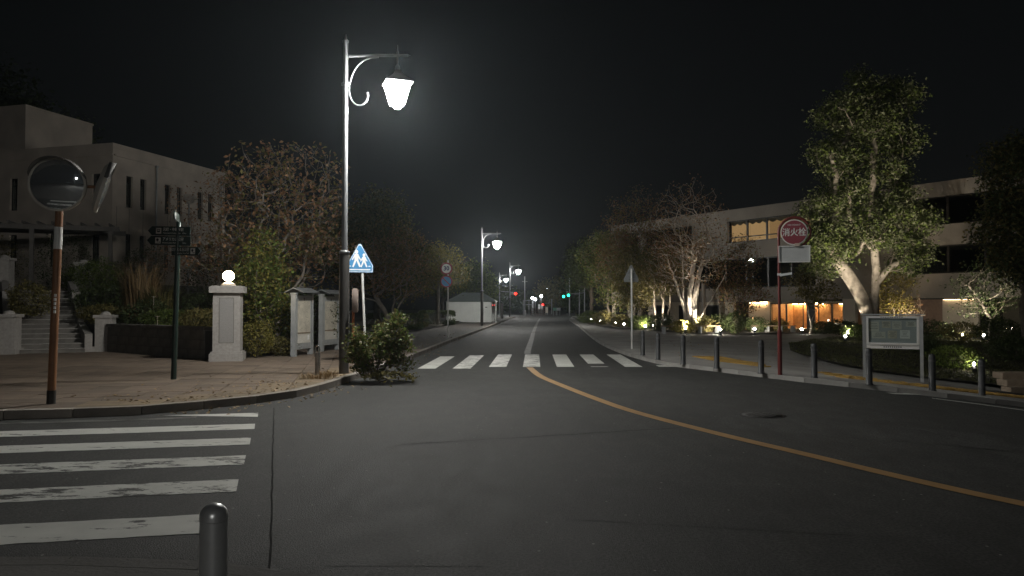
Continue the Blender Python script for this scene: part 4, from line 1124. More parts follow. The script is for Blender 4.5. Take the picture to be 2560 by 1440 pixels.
def board(px, py, w, h, d, m, name, lb, cat, legs=True):
    P = at(px, py, d); k = d / FPX; r = thing(name, lb, cat, (P.x, d, 0))
    b = MB(); b.box((0, 0, P.z), (w * k, .08, h * k)); b.build('panel', m, r)
    b = MB(); b.box((0, -.05, P.z), (w * k * .8, .02, .06)); b.build('rail', GREYM, r)
    if legs:
        b = MB()
        for s in (-1, 1): b.cyl((s * w * k * .35, .03, -.3), (s * w * k * .35, .03, P.z - h * k / 2), .05, n=8)
        b.build('post', GREYM, r)
PW_ = mat('white_board_panel', (.75, .76, .78), .6, var=.05)  # plain white for the far boards
board(1332, 758, 4, 22, 140, PW_, 'banner', 'tall narrow white banner beyond the junction', 'banner')
board(1348, 767, 5, 13, 138, PW_, 'sign_board', 'white sign board beyond the junction, left panel', 'sign')
board(1355, 768, 6, 12, 139, PW_, 'sign_board', 'white sign board beyond the junction, below the small red signal', 'sign')
board(1367, 775, 6, 14, 136, PAPER2, 'sign_board', 'beige sign board right of the white boards', 'sign')
board(1387, 773, 9, 7, 130, mat('green_banner', (.25, .55, .42), .6), 'sign_board', 'pale green low sign under the green signals', 'sign')
board(1396, 773, 10, 7, 130.5, PW_, 'sign_board', 'low white sign under the green signals', 'sign')
board(1313, 782, 3, 13, 125, PW_, 'marker_post', 'short white marker post below the red signal', 'post', False)
r = thing('railing', 'brown railing fence closing the far end of the road', 'fence', (at(1346, 785, 128).x, 128, 0))
for k in range(9): b = MB(); b.box((-1.2 + k * .3, 0, .5), (.06, .06, 1.5)); b.build('post', mat('rusty_brown', (.20, .13, .10), .7), r)
for zz in (.35, .75, 1.15): b = MB(); b.box((0, 0, zz), (2.6, .04, .08)); b.build('rail', MATS['rusty_brown'], r)
r = thing('gate_frame', 'grey double bar frame on posts beyond the red signal', 'frame', (at(1321, 758, 132).x, 132, 0))
for x in (-.9, .1, .9): b = MB(); b.cyl((x, 0, 0), (x, 0, 2.7), .05, n=8); b.build('post', GREYM, r)
for zz in (1.9, 2.65): b = MB(); b.box((0, 0, zz), (2.0, .06, .10)); b.build('bar', GREYM, r)
r = thing('utility_pole', 'thin bare utility pole beside the red signal', 'pole', (at(1312, 740, 128).x, 128, 0)); b = MB(); b.lathe([(.11, 0), (.08, 6.8)], n=8); b.build('pole', GREYM, r); b = MB(); b.box((0, 0, 5.9), (.9, .06, .06)); b.build('crossarm', GREYM, r)
r = thing('utility_pole', 'tall thin pole behind the green signals', 'pole', (at(1424, 740, 124).x, 124, 0)); b = MB(); b.lathe([(.11, 0), (.07, 9)], n=8); b.build('pole', GREYM, r); b = MB(); b.box((0, 0, 8.4), (1.0, .06, .06)); b.build('crossarm', GREYM, r)
for k, (px, d, w, h, lf, lb) in enumerate([(1300, 170, 5, 4.5, L_DARK, 'dark tree mass beyond the red signal'), (1390, 165, 4.5, 7.5, L_OLIVE, 'tall dark tree beyond the green signals'), (1255, 150, 4, 5, L_DARK, 'dark tree beyond the farthest street lamp'), (1440, 140, 3, 5.5, L_DARK, 'dark tree right of the green signals'), (1345, 185, 6, 5, L_DARK, 'low dark tree closing the view at the road end')]):
    tree('distant_tree', lb, 'tree', (at(px, 766, d).x, d, 0), [(0, 0, h * .62, w, w * .8, h * .45)], lf, BARKD, 70 + k, nt=120, per=28, lsize=.45, spread=.6, rmax=.2, group='trees beyond the junction')
r = thing('stone_gatepost', 'pale square gatepost beside the white shed', 'post', (at(1255, 780, 92).x, 92, 0)); b = MB(); b.box((0, 0, .95), (.35, .35, 1.9)); b.box((0, 0, 1.93), (.45, .45, .08)); b.build('shaft', STONE, r)
struct(sheet('far_ground', [(-60, 106), (60, 117), (60, 260), (-60, 260)], 20, lambda x, y: .03 if y > 128 else .012, ASPHALT))

# ------------------------------------------------------------------ right side: signs, bollards, boards
def gz(x, y, o=.09): return (x, y, g(x, y) + o)
r = thing('road_sign', 'grey back of a triangular road sign on a white post', 'road sign', gz(4.27, 26.4))
b = MB(); b.lathe([(.035, 0), (.035, 2.85)], n=12); b.build('pole', WHITEM, r)
M = frame((0, .05, 2.38), (-1, -.5, 0), (-.45, .9, 0)); b = MB(); b.prism([(-.30, 0), (.30, 0), (.31, .12), (.03, .60), (-.03, .60), (-.31, .12)], M, .015); b.build('sign_plate', GREYM, r)
b = MB()
for zz in (2.5, 2.72): b.box((0, .02, zz), (.30, .05, .03), math.atan2(.45, .9))
b.build('clamp', ALUM, r)
bol = [(1607, 888), (1645, 900), (1708, 911), (1792, 921), (1903, 934), (2036, 946), (2173, 962), (2331, 978), (2455, 988)]
ordn = ['first', 'second', 'third', 'fourth', 'fifth', 'sixth', 'seventh', 'eighth', 'ninth']
b = MB(); b.lathe([(.078, 0), (.078, .02), (.066, .03), (.063, .69), (.058, .73), (.04, .755), (.01, .762)], n=20); pm = b.build('post', DARKM)
b = MB(); b.lathe([(.0655, .60), (.0665, .605), (.0665, .64), (.0655, .645)], n=20); bm = b.build('band', mat('bollard_band', (.09, .09, .095), .35), None)
for k, p in enumerate(bol):
    P = gp(*p, off=.09)
    rr = thing('bollard', ordn[k] + ' dark bollard counted from the white sign post along the right kerb', 'bollard', tuple(P), 0, 'dark bollards along the right kerb')
    share('post', pm.data, rr, (0, 0, 0)); share('band', bm.data, rr, (0, 0, 0))
bpy.data.objects.remove(pm); bpy.data.objects.remove(bm)

P = gp(1950, 938, .09)
r = thing('hydrant_sign', 'red fire hydrant sign on a tall red pole above a blank board', 'road sign', tuple(P), -.30)
dpt = P.y; k = dpt / FPX; z0 = P.z
zt = at(1982, 582, dpt).z - z0
b = MB(); b.tube([(0, 0, 0), (0, 0, 1.0)], .048, 12); b.tube([(0, 0, 1.0), (0, 0, zt)] + [(.33 - .33 * math.cos(a), 0, zt + .33 * math.sin(a)) for a in np.linspace(.1, 2.6, 18)], .03, 10); b.build('pole', REDM, r)
b = MB(); b.tube([(.33 + .33 * math.cos(a), 0, zt + .33 * math.sin(a)) for a in np.linspace(-1.2, .4, 10)], .022, 8); b.build('scroll', REDM, r)
a = disc(r, 'sign_disc', (.32, -.03, zt), .285, SIGNWHITE, 0); disc(r, 'red_field', (.32, -.03, zt), .262, SIGNRED, .005, a)
text('lettering', '消火栓', .19, frame((.32, -.042, zt - .01), (1, 0, 0), (0, -1, 0)), SIGNWHITE, a, 'CENTER', .88, .003)
text('lettering', 'FIRE HYDRANT', .05, frame((.32, -.042, zt + .16), (1, 0, 0), (0, -1, 0)), SIGNWHITE, a, 'CENTER', .8)
zb = at(1982, 636, dpt).z - z0
b = MB(); b.box((.32, -.01, zb), (.66, .03, .37)); pb = b.build('blank_board', mat('grey_board', (.58, .60, .60), .6, var=.06), r)
b = MB()
for sx in (-1, 1): b.box((.32 + sx * .32, -.032, zb), (.02, .014, .37))
for sz in (-1, 1): b.box((.32, -.032, zb + sz * .175), (.62, .014, .02))
b.build('board_frame', SIGNWHITE, pb)
zc = at(1960, 686, dpt).z - z0
b = MB(); b.box((.14, -.02, zc), (.26, .02, .05), M=Matrix.Rotation(-.15, 3, 'Y')); b.box((0, 0, zc), (.08, .08, .05)); b.build('small_plate', ALUM, r)
b = MB(); b.box((.38, -.03, zt - .28), (.10, .05, .07)); b.build('clamp', mat('pale_clamp', (.6, .5, .42), .5), r)

A, B = gp(2176, 958, .09), gp(2305, 960, .09)
A = Vector((B.x - 1.10, B.y + .55, g(B.x - 1.10, B.y + .55) + .09))
ang = math.atan2(B.y - A.y, B.x - A.x); mid = (A + B) / 2; W = (B - A).length
r = thing('notice_board', 'glass fronted community notice board on two grey posts', 'notice board', tuple(mid), ang)
ztop = at(2240, 790, mid.y).z - mid.z; zbot = at(2240, 872, mid.y).z - mid.z
for sx in (-1, 1): b = MB(); b.box((sx * W / 2, 0, (ztop - .02) / 2), (.07, .07, ztop + .02)); b.build('post', ALUM, r)
hh = ztop - zbot; cz = (ztop + zbot) / 2
b = MB(); b.box((0, .02, cz), (W - .07, .05, hh)); b.build('cabinet', ALUM, r)
b = MB(); b.box((0, 0.01, ztop + .035), (W + .14, .16, .03)); b.build('top_rail', GREYM, r)
b = MB()
for sx in (-1, 1): b.box((sx * (W / 2 - .07), -.03, cz + .05), (.05, .05, hh - .12))
b.box((0, -.03, ztop - .03), (W - .19, .05, .05)); b.box((0, -.03, zbot + .12), (W - .19, .05, .05)); b.build('door_frame', WHITEM, r)
b = MB(); b.box((0, -.012, zbot + .045), (W - .10, .02, .085)); b.build('name_strip', SIGNWHITE, r)
b = MB()
for q in range(9): b.box((-.18 + q * .045, -.024, zbot + .045), (.028, .003, .035))
for q in range(10): b.box((-.24 + q * .05, -.057, ztop - .03), (.03, .003, .022))
b.build('small_print', INKGREY, r)
rp = random.Random(5)
b = MB(); b.box((0, -.008, cz + .05), (W - .2, .006, hh - .2)); b.build('backing', mat('board_felt', (.42, .44, .45), .9, var=.08), r)
for (x, z, w, h, m) in [(-.40, .10, .22, .30, PAPER), (-.13, .16, .19, .20, PAPER2), (.10, .14, .20, .24, PAPER), (.40, .18, .22, .16, PAPER), (-.30, -.16, .30, .20, PAPER), (.0, -.14, .20, .24, PAPER2), (.27, -.13, .21, .25, SIGNWHITE)]:
    s = W / 1.24
    p_ = MB(); p_.box((x * s, -.013, cz + .06 + z * .8), (w * s, .002, h * .8)); p_ = p_.build('notice', m, r)
    q_ = MB()
    for li in range(4): q_.box((x * s, -.0152, cz + .06 + z * .8 + h * .8 * (.3 - li * .17)), (w * s * rp.uniform(.4, .8), .001, .010))
    q_.build('print', INKGREY, p_)
b = MB(); b.box((0, -.022, cz + .05), (W - .22, .004, hh - .2)); b.build('pane', GLASS, r)

# lawn bed at the right and stone blocks
lawn = [tuple(gp(*p))[:2] for p in [(1972, 868), (1976, 884), (2010, 898), (2090, 920), (2180, 938), (2300, 953), (2420, 968), (2560, 988)]] + [(15.5, 17.5), (26, 22), (34, 30), (24, 37), (16, 37)]
struct(sheet('lawn_bed', lawn, .7, lambda x, y: g(x, y) + .14 + .05 * math.sin(x * 1.3) * math.sin(y * .9), SOIL))
rg = np.random.default_rng(91); pts = []
lx = [p[0] for p in lawn]; ly = [p[1] for p in lawn]
def inside(x, y, P):
    c = False
    for i in range(len(P)):
        (x1, y1), (x2, y2) = P[i - 1], P[i]
        if (y1 > y) != (y2 > y) and x < (x2 - x1) * (y - y1) / (y2 - y1) + x1: c = not c
    return c
while len(pts) < 26000:
    x, y = rg.uniform(min(lx), 22), rg.uniform(16, 37)
    if inside(x, y, lawn): pts.append((x, y, g(x, y) + .17 + .05 * math.sin(x * 1.3) * math.sin(y * .9)))
o = leaf_mesh('grass', np.array(pts), .09, L_GRASS, None, 92, up=-.3, aspect=.25)
tag(o, 'short dark grass on the lawn behind the notice board', 'grass', kind='stuff')
r = thing('stone_block_steps', 'pale stone block steps at the right picture edge', 'steps', tuple(gp(2545, 985, .05)))
for k in range(3): b = MB(); b.box((.25 + .12 * k, .35 * k, .10 + .16 * k), (1.1, .42, .16)); b.build('block', mat('sandstone', (.38, .30, .22), .85, var=.15, bump=.3), r)

# ------------------------------------------------------------------ right building
FA, FN = Vector((.56, -.8285, 0)), Vector((-.8285, -.56, 0))
org = Vector((20.4, 52, 0))
bang = math.atan2(FA.y, FA.x)
r = thing('concrete_building', 'long three storey concrete building with ribbon windows and a lit ground floor', 'building', tuple(org), bang)
# local: +X along the facade towards the camera side, -Y outward, floor at -.5
def bb(b, t0, t1, n0, n1, z0, z1): return b.box(((t0 + t1) / 2, (n0 + n1) / 2, (z0 + z1) / 2), (t1 - t0, n1 - n0, z1 - z0))
T0, T1 = -20.0, 20.0
b = MB(); bb(b, T0, T1, 0, .35, 8.2, 9.08); b.build('roof_fascia', CONCW, r)
b = MB(); bb(b, T0, T1, 0, .3, 5.26, 6.5); b.build('spandrel', CONCW, r)
b = MB(); bb(b, T0, 1.0, .05, .3, 1.95, 3.0); bb(b, 1.0, T1, .05, .3, 2.1, 3.57); b.build('spandrel', CONCW, r)
b = MB(); bb(b, T0, T1, .3, 12, 8.6, 8.9); b.build('roof', ROOFD, r)
for zz in (1.9, 5.2): b = MB(); bb(b, T0 + .01, T1 - .01, .31, 12, zz + .12, zz + .3); b.build('floor_slab', INTER, r)
b = MB(); bb(b, T0, T1, 11.8, 12, -.5, 8.6); bb(b, T0, T0 + .3, .36, 11.8, -.5, 8.6); bb(b, T1 - .3, T1, .36, 11.8, -.5, 8.6); bb(b, T0 + .3, T1 - .3, 5.5, 5.6, 2.2, 8.6); b.build('rear_wall', INTER, r)
# solid wall pieces between the window ribbons
for (t0, t1, z0, z1) in [(1.0, 7.7, 3.571, 5.259), (1.0, 7.7, 6.501, 8.199), (-10.2, -6.6, 6.501, 8.199), (-12.5, -10.8, 3.001, 5.259), (-16.5, -15.6, 6.501, 8.199)]:
    b = MB(); bb(b, t0, t1, .06, .3, z0, z1); b.build('wall', CONCW, r)
def ribbon_win(t0, t1, z0, z1, nmul, lit=None):
    w = (t1 - t0) / nmul
    for k in range(nmul):
        a, e = t0 + k * w, t0 + (k + 1) * w
        f = MB()
        for tt in (a, e - .07): bb(f, tt, tt + .07, .12, .22, z0, z1)
        bb(f, a + .07, e - .07, .12, .22, z0, z0 + .08); bb(f, a + .07, e - .07, .12, .22, z1 - .08, z1)
        if lit: bb(f, a + .07, e - .07, .12, .22, z0 + .36, z0 + .44)
        f = f.build('window', FRAMED, r)
        p_ = MB(); bb(p_, a + .07, e - .07, .165, .175, z0 + .08, z1 - .08); p_.build('pane', GLASS, f)
        if lit:
            c_ = MB(); n = 16
            for q in range(n):
                s0, s1 = a + (e - a) * q / n, a + (e - a) * (q + 1) / n; d0, d1 = (.02 * math.sin(q * 2.2), .02 * math.sin((q + 1) * 2.2))
                c_.add([(s0, .5 + d0, z0 + .1), (s1, .5 + d1, z0 + .1), (s1, .5 + d1, z1), (s0, .5 + d0, z1)], [(0, 1, 2, 3)], True)
            c_.build('lit_blind', lit, f)
            v_ = MB(); n = 24
            for q in range(n):
                s0, s1 = a + (e - a) * q / n, a + (e - a) * (q + 1) / n; h0, h1 = [.22 + .14 * abs(math.sin(math.pi * 3 * x / n)) for x in (q, q + 1)]
                v_.add([(s0, .42, z1 - h0), (s1, .42, z1 - h1), (s1, .42, z1), (s0, .42, z1)], [(0, 1, 2, 3)])
            v_.build('scalloped_valance', mat('valance_cloth', (.20, .16, .12), .9), f)
LITB = emit_mat('lit_blind_glow', (.95, .56, .25), .42)
LITB2 = emit_mat('dimmer_blind_glow', (.92, .52, .22), .30)
ribbon_win(-6.5, -4.75, 6.501, 8.199, 1, LITB); ribbon_win(-4.75, -3.0, 6.501, 8.199, 1, LITB); ribbon_win(-3.0, -1.0, 6.501, 8.199, 1, LITB2); ribbon_win(-1.0, 1.0, 6.501, 8.199, 1, LITB)
ribbon_win(-15.5, -10.3, 6.501, 8.199, 3); ribbon_win(-19.9, -16.6, 6.501, 8.199, 3)
ribbon_win(7.7, 20, 6.501, 8.199, 6); ribbon_win(7.7, 20, 3.571, 5.259, 6)
ribbon_win(-10.7, 1.0, 3.001, 5.259, 6); ribbon_win(-19.8, -12.6, 3.001, 5.259, 4)
# ground floor: lit shop front, walls, columns
b = MB(); bb(b, -20, -6.0, .10, .3, -.5, 1.95); b.build('ground_wall', CREAM, r)
b = MB(); bb(b, -4.9, -3.0, .40, .6, -.5, 1.95); b.build('entrance_wall', CREAM, r)
b = MB(); bb(b, 3.0, 3.9, .05, .35, -.5, 2.099); b.build('column', CREAM, r)
b = MB(); bb(b, 5.2, 9.2, .6, .8, -.5, 2.099); b.build('ground_wall', mat('brown_wall', (.30, .21, .16), .85), r)
b = MB(); bb(b, 9.2, 11.2, .5, .7, -.5, 2.099); b.build('ground_wall', CREAM, r)
b = MB(); bb(b, -3.0, 3.0, 3.2, 3.3, -.5, 1.95); bb(b, -3.1, -3.0, .7, 3.2, -.5, 1.95); bb(b, 3.0, 3.1, .5, 3.2, -.5, 1.95); b.build('shop_wall', TERRA, r)
b = MB(); bb(b, -3.0, 3.0, .35, 3.2, 1.86, 1.94); b.build('shop_ceiling', CREAM, r)
b = MB(); bb(b, -6, 21, .31, 11, -.6, -.5); b.build('shop_floor', WOODB, r)
em = emit_mat('cove_light', (1.0, .62, .28), 55)
for (t0, t1) in ((-2.9, -.3), (.9, 2.9)): b = MB(); bb(b, t0, t1, 3.0, 3.12, 1.76, 1.84); b.build('cove_light', em, r)
for t0 in (-2.6, -1.3, .2, 1.5, 2.4): b = MB(); b.lathe([(.09, 1.845), (.09, 1.858)], (t0, 1.6, 0), 12); b.build('downlight', emit_mat('downlight', (1, .72, .40), 60), r)
b = MB(); bb(b, -4.7, -3.2, .30, .36, 1.84, 1.90); b.build('cove_light', em, r)
b = MB(); bb(b, 9.3, 11.0, .40, .46, 2.0, 2.06); b.build('cove_light', emit_mat('cove_light_dim', (1.0, .7, .4), 9), r)
for t0, t1 in ((-3.0, -1.6), (-1.6, -.2), (.95, 2.0), (2.0, 3.0)):
    f = MB()
    for tt in (t0, t1 - .06): bb(f, tt, tt + .06, .40, .46, -.5, 1.86)
    bb(f, t0 + .06, t1 - .06, .40, .46, 1.78, 1.86); f = f.build('shop_window', FRAMED, r)
    p_ = MB(); bb(p_, t0 + .06, t1 - .06, .425, .435, -.45, 1.78); p_.build('pane', GLASS, f)
b = MB(); bb(b, .05, .7, .40, .5, -.5, 1.86); b.build('door_panel', FRAMED, r)
b = MB(); bb(b, 1.4, 2.6, 1.6, 2.2, -.5, .35); b.build('counter', WOODB, r)
b = MB(); bb(b, 1.3, 2.7, 1.5, 2.25, .35, .42); b.build('glowing_counter_top', emit_mat('counter_top_glow', (1, .85, .6), 2.5), r)  # counter top given its own glow, no lamp in it
for t0 in (-8.6, -7.9):
    b = MB(); b.cyl((t0, -1.2, -.3), (t0, -1.2, 3.4), .16, n=14); b.build('column', CONCW, r)
for k in range(5):
    b = MB(); t0 = -19.5 + k * 2.6; bb(b, t0, t0 + 1.6, .06, .099, -.3, 1.7); f = b.build('window', FRAMED, r)
    p_ = MB(); bb(p_, t0 + .06, t0 + 1.54, .05, .059, -.2, 1.6); p_.build('pane', mat('dark_glass', (.02, .02, .022), .05, var=.05), f)
for k in range(4):
    t0 = 11.6 + k * 2.1
    f = MB(); bb(f, t0, t0 + .06, .4, .46, -.5, 2.099); bb(f, t0 + 1.9, t0 + 1.96, .4, .46, -.5, 2.099); f = f.build('shop_window', FRAMED, r)
    p_ = MB(); bb(p_, t0 + .06, t0 + 1.9, .425, .435, -.45, 2.09); p_.build('pane', GLASS, f)
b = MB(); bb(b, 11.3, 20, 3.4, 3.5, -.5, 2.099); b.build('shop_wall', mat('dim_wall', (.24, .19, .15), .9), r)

# ------------------------------------------------------------------ right side planting
def G2(px, d): x = (px - 1280) / FPX * d; return (x, d, g(x, d) + .10)
bedR = [(9.0, 43.2), (11.5, 40.9), (14.0, 42.0), (17.0, 43.2), (20.5, 45.2), (25, 38.5), (30, 33), (34, 36), (27, 46), (21, 50.5), (13, 62), (8.5, 80), (10, 100), (8.0, 100), (6.9, 78), (6.3, 60), (6.6, 50)]
struct(sheet('planting_bed', bedR, 1.0, lambda x, y: g(x, y) + .16 + .04 * math.sin(x * 2 + y), SOIL))
b0 = G2(1722, 42.5)
tree('multi_stem_tree', 'uplit multi stemmed bare tree with pale trunks behind the bench', 'tree', b0, [(0, 0, 6.3, 2.3, 2, 2.7), (.3, 0, 4.3, 2.4, 2, 1.9), (-.8, 0, 4.2, 1.9, 1.6, 1.7)], L_BROWN, BARKW, 101,
     [[(-.15, 0, 0), (-.30, 0, 1.3), (-.6, .1, 2.6), (-1.2, 0, 4.2)], [(0, .1, 0), (.05, 0, 2.0), (.3, .1, 4.2), (.4, 0, 6.6)], [(.2, 0, 0), (.35, 0, 1.8), (.6, 0, 3.4), (1.1, 0, 5.2)], [(.1, -.1, 0), (.7, -.1, 1.0), (1.5, 0, 2.3), (2.1, 0, 3.4)], [(-.1, -.1, 0), (-.8, -.1, .9), (-1.4, -.1, 1.9), (-1.9, 0, 2.8)], [(0, .2, 0), (-.2, .3, 2.2), (-.3, .2, 4.8), (-.6, 0, 6.6)]], nt=950, per=4, lsize=.12, spread=.16, r_tip=.007, rmax=.14, leaf2=(L_YEL, .15))
tree('reddish_tree', 'dark reddish leaved tree behind the multi stemmed tree', 'tree', G2(1600, 52), [(-.2, 0, 7.2, 2.4, 2, 2.6), (.2, 0, 5.2, 2.8, 2, 2.4), (-1.6, 0, 4.8, 1.8, 1.6, 2.0)], L_OLIVE, BARKG, 102, leaf2=(L_RED, .5), nt=600, per=16, lsize=.14, spread=.26, r_tip=.008, rmax=.16)
tree('round_tree', 'dark rounded evergreen far along the right pavement', 'tree', G2(1478, 78), [(0, 0, 6.4, 2.6, 2.4, 2.1), (-1.0, 0, 5.0, 2.0, 2, 1.6)], L_DARK, BARKD, 103, nt=240, per=34, lsize=.26, spread=.42, rmax=.2)
tree('leafy_tree', 'loose green tree left of the white sign post', 'tree', G2(1520, 60), [(0, 0, 5.4, 2.3, 1.8, 2.4), (.8, 0, 2.6, 1.8, 1.4, 1.5)], L_OLIVE, BARKG, 104, nt=400, per=24, lsize=.18, spread=.3, r_tip=.008, rmax=.1, leaf2=(L_GREEN, .5))
tree('leafy_tree', 'thin green tree right behind the white sign post', 'tree', G2(1592, 50), [(0, 0, 3.6, 1.7, 1.5, 2.0), (0, 0, 2.0, 1.3, 1.2, 1.0)], L_OLIVE, BARKG, 105, [[(0, 0, 0), (-.2, 0, 1.4), (-.2, 0, 3)], [(.1, 0, 0), (.4, 0, 1.6), (.5, 0, 3.4)]], nt=360, per=22, lsize=.14, spread=.24, r_tip=.007, rmax=.07)
tree('birch_clump', 'thin pale trunks clump left of the multi stemmed tree', 'tree', G2(1655, 48), [(0, 0, 3.8, 1.6, 1.3, 1.7)], L_OLIVE, BARKP, 106, [[(-.4, 0, 0), (-.5, 0, 1.6), (-.5, 0, 3.8)], [(0, 0, 0), (.1, 0, 1.6), (.0, 0, 4)], [(.35, 0, 0), (.5, 0, 1.8), (.6, 0, 3.8)]], nt=240, per=20, lsize=.14, spread=.22, r_tip=.007, rmax=.07)
bb0 = G2(2183, 38)
tree('large_camphor_tree', 'tall uplit evergreen tree with forked trunk rising above the building', 'tree', bb0,
     [(-0.45, 0, 12.7, 1.0, 1.2, 1.0), (1.15, 0, 12.3, 1.2, 1.3, 1.1), (-1.65, 0, 11.4, 1.2, 1.3, 1.2), (-0.15, -0.4, 11.0, 1.2, 1.3, 0.9), (1.45, 0, 10.2, 1.0, 1.3, 1.1), (-1.85, 0, 9.2, 1.2, 1.3, 1.1), (0.95, 0, 8.6, 1.2, 1.3, 0.6), (-1.35, 0, 7.6, 1.0, 1.2, 0.8), (1.15, 0, 7.2, 1.3, 1.4, 0.8), (-2.75, 0, 6.3, 1.1, 1.2, 1.3), (2.25, 0, 5.9, 1.0, 1.3, 0.9), (-2.55, -0.2, 4.9, 1.1, 1.2, 0.8), (1.45, 0, 4.9, 1.1, 1.2, 0.6), (-0.25, 0.5, 9.6, 0.8, 1, 1.0), (-0.35, 0.6, 7.0, 1.0, 1, 0.7), (0.05, -0.5, 5.9, 1.2, 1, 0.6), (-2.75, 0.2, 3.8, 0.9, 1, 0.7), (-1.35, 0.5, 5.6, 1.0, 1, 0.6), (2.15, 0, 4.3, 0.8, 1, 0.6), (-1.5, -.5, 4.3, .9, .8, .6), (-.2, -.7, 5.2, 1.0, .8, .6), (1.4, -.4, 3.6, .8, .8, .5), (-2.9, 0, 5.2, .8, 1.0, .9), (.9, -.6, 6.3, 1.0, .9, .6)],
     L_CAMP, BARKP, 107, [[(0, 0, 0), (.05, 0, 1.8), (.15, 0, 3.6), (-.1, 0, 6.0), (.1, 0, 9.0), (.2, 0, 12)], [(-.30, -.15, 0), (-.42, -.2, 1.3), (-.75, -.2, 2.2), (-1.45, -.2, 3.3), (-2.1, -.1, 4.3), (-2.0, 0, 6.0)], [(.15, 0, 2.8), (.7, -.25, 3.6), (1.5, -.25, 3.95), (1.9, -.1, 4.9)], [(.1, 0, 4.4), (-1.2, 0, 6.2), (-1.3, 0, 9.8)], [(.0, 0, 5.4), (.9, 0, 7.2), (1.2, 0, 10)]], nt=700, per=72, lsize=.16, spread=.27, r_tip=.008, rmax=.33, leaf2=(L_GREEN, .45))
tree('small_garden_tree', 'small leafy tree with white stems before the lit shop front', 'tree', G2(2025, 43), [(0, 0, 3.0, 1.5, 1.3, 1.1), (.4, 0, 2.2, 1.3, 1.2, .7)], L_OLIVE, BARKP, 108, [[(0, 0, 0), (.05, 0, .8), (-.2, 0, 1.6), (-.5, 0, 2.6)], [(.05, 0, .7), (.4, 0, 1.5), (.6, 0, 2.6)]], nt=150, per=16, lsize=.15, spread=.2, rmax=.06)
tree('red_maple', 'reddish brown maple left of the hydrant sign', 'tree', G2(1845, 44), [(0, 0, 4.0, 1.5, 1.3, 1.9), (.2, 0, 2.2, 1.7, 1.4, 1.2)], L_RED, BARKD, 109, leaf2=(L_OLIVE, .5), nt=380, per=11, lsize=.13, spread=.22, r_tip=.006, rmax=.07)
tree('yellow_maple', 'yellow green maple lit beside the large trunk', 'tree', G2(2235, 41.5), [(0, 0, 2.6, 1.1, 1.0, 1.3), (.1, 0, 1.4, 1.0, .9, .7)], L_YEL, BARKG, 110, nt=180, per=16, lsize=.11, spread=.18, rmax=.05)
tree('dark_edge_tree', 'dark leafy tree at the right picture edge', 'tree', G2(2560, 31), [(.2, 0, 7.2, 1.5, 1.6, 1.9), (-.2, 0, 5.2, 1.7, 1.6, 1.3), (.1, 0, 3.6, 1.5, 1.5, 1.2)], L_DARK, BARKD, 111, nt=380, per=50, lsize=.16, spread=.28, rmax=.12, leaf2=(L_OLIVE, .5))
tree('crape_tree', 'dark small tree with pale lit branches near the right edge', 'tree', G2(2470, 36), [(0, 0, 2.7, 1.6, 1.3, 1.2), (-.3, 0, 1.6, 1.3, 1, .7)], L_DARK, BARKP, 112, [[(0, 0, 0), (.1, 0, 1.0), (-.5, 0, 2.0), (-.9, 0, 2.6)], [(.1, 0, .9), (.7, 0, 1.6), (1.0, 0, 2.4)]], nt=160, per=12, lsize=.13, spread=.2, rmax=.06)
tree('sapling', 'little bare sapling lit before the brown wall', 'tree', G2(2283, 41), [(0, 0, 1.5, .8, .6, .75)], L_BROWN, BARKP, 113, [[(0, 0, 0), (0, 0, .9)]], nt=80, per=2, lsize=.07, spread=.1, rmax=.03)
sh = [(1470, 64, 1.0, .6, L_GREEN, 'low shrub farthest along the right pavement'), (1505, 58, .9, .6, L_OLIVE, 'low shrub below the loose green tree'), (1548, 52, .9, .55, L_OLIVE, 'lit low shrub left of the white sign post'), (1600, 47, .9, .5, L_GREEN, 'dark low shrub right of the white sign post'),
      (1650, 45, .9, .6, L_DARK, 'dark low shrub at the foot of the thin pale trunks'), (1704, 41.4, .7, .45, L_YEL, 'brightest lit shrub under the multi stemmed tree'), (1752, 42.4, .9, .55, L_OLIVE, 'olive shrub right of the multi stemmed trunks'), (1790, 43.5, .9, .6, L_DARK, 'dark shrub behind the end of the left bench'), (1835, 42.6, .7, .7, L_DARK, 'dark upright shrub below the red maple'),
      (1890, 45, .8, .5, L_DARK, 'dark shrub behind the right bench'), (1945, 45.6, .7, .45, L_OLIVE, 'low shrub behind the hydrant pole'), (2060, 43.5, .9, .4, L_DARK, 'dark low shrub before the lit counter'), (2110, 40.5, 1.0, .5, L_DARK, 'dark shrub left of the large trunk'), (2150, 37.2, .9, .4, L_GREEN, 'low shrub at the foot of the large trunk'), (2210, 38.5, .9, .45, L_DARK, 'dark shrub right of the large trunk'),
      (2330, 36, 1.0, .5, L_DARK, 'dark shrub behind the right bollards'), (2400, 34, 1.0, .5, L_OLIVE, 'olive shrub before the cream wall'), (2500, 32, 1.2, .6, L_DARK, 'dark shrub near the right picture edge'), (2385, 24.0, .9, .45, L_GREEN, 'rounded bush on the lawn right of the notice board'), (2300, 28, .7, .3, L_DARK, 'small bush on the lawn behind the notice board'), (2530, 26, .8, .5, L_DARK, 'dark bush above the stone block steps')]
for k, (px, d, rx, rz, lf, lb) in enumerate(sh): shrub(lb, G2(px, d), rx, rx * .9, rz, lf, 120 + k, 2200, .09)
def bench(px0, px1, d, label):
    a, e = Vector(G2(px0, d)), Vector(G2(px1, d + .8)); L = (e - a).length; r = thing('bench', label, 'bench', tuple((a + e) / 2), math.atan2(e.y - a.y, e.x - a.x))
    for k in range(3): b = MB(); b.box((0, -.15 + .15 * k, .43), (L, .135, .045)); b.build('seat_plank', WOODB, r)
    for k in range(4): b = MB(); b.box((-L / 2 + .1 + (L - .2) * k / 3, 0, .2), (.07, .38, .40)); b.build('leg', GREYM, r)
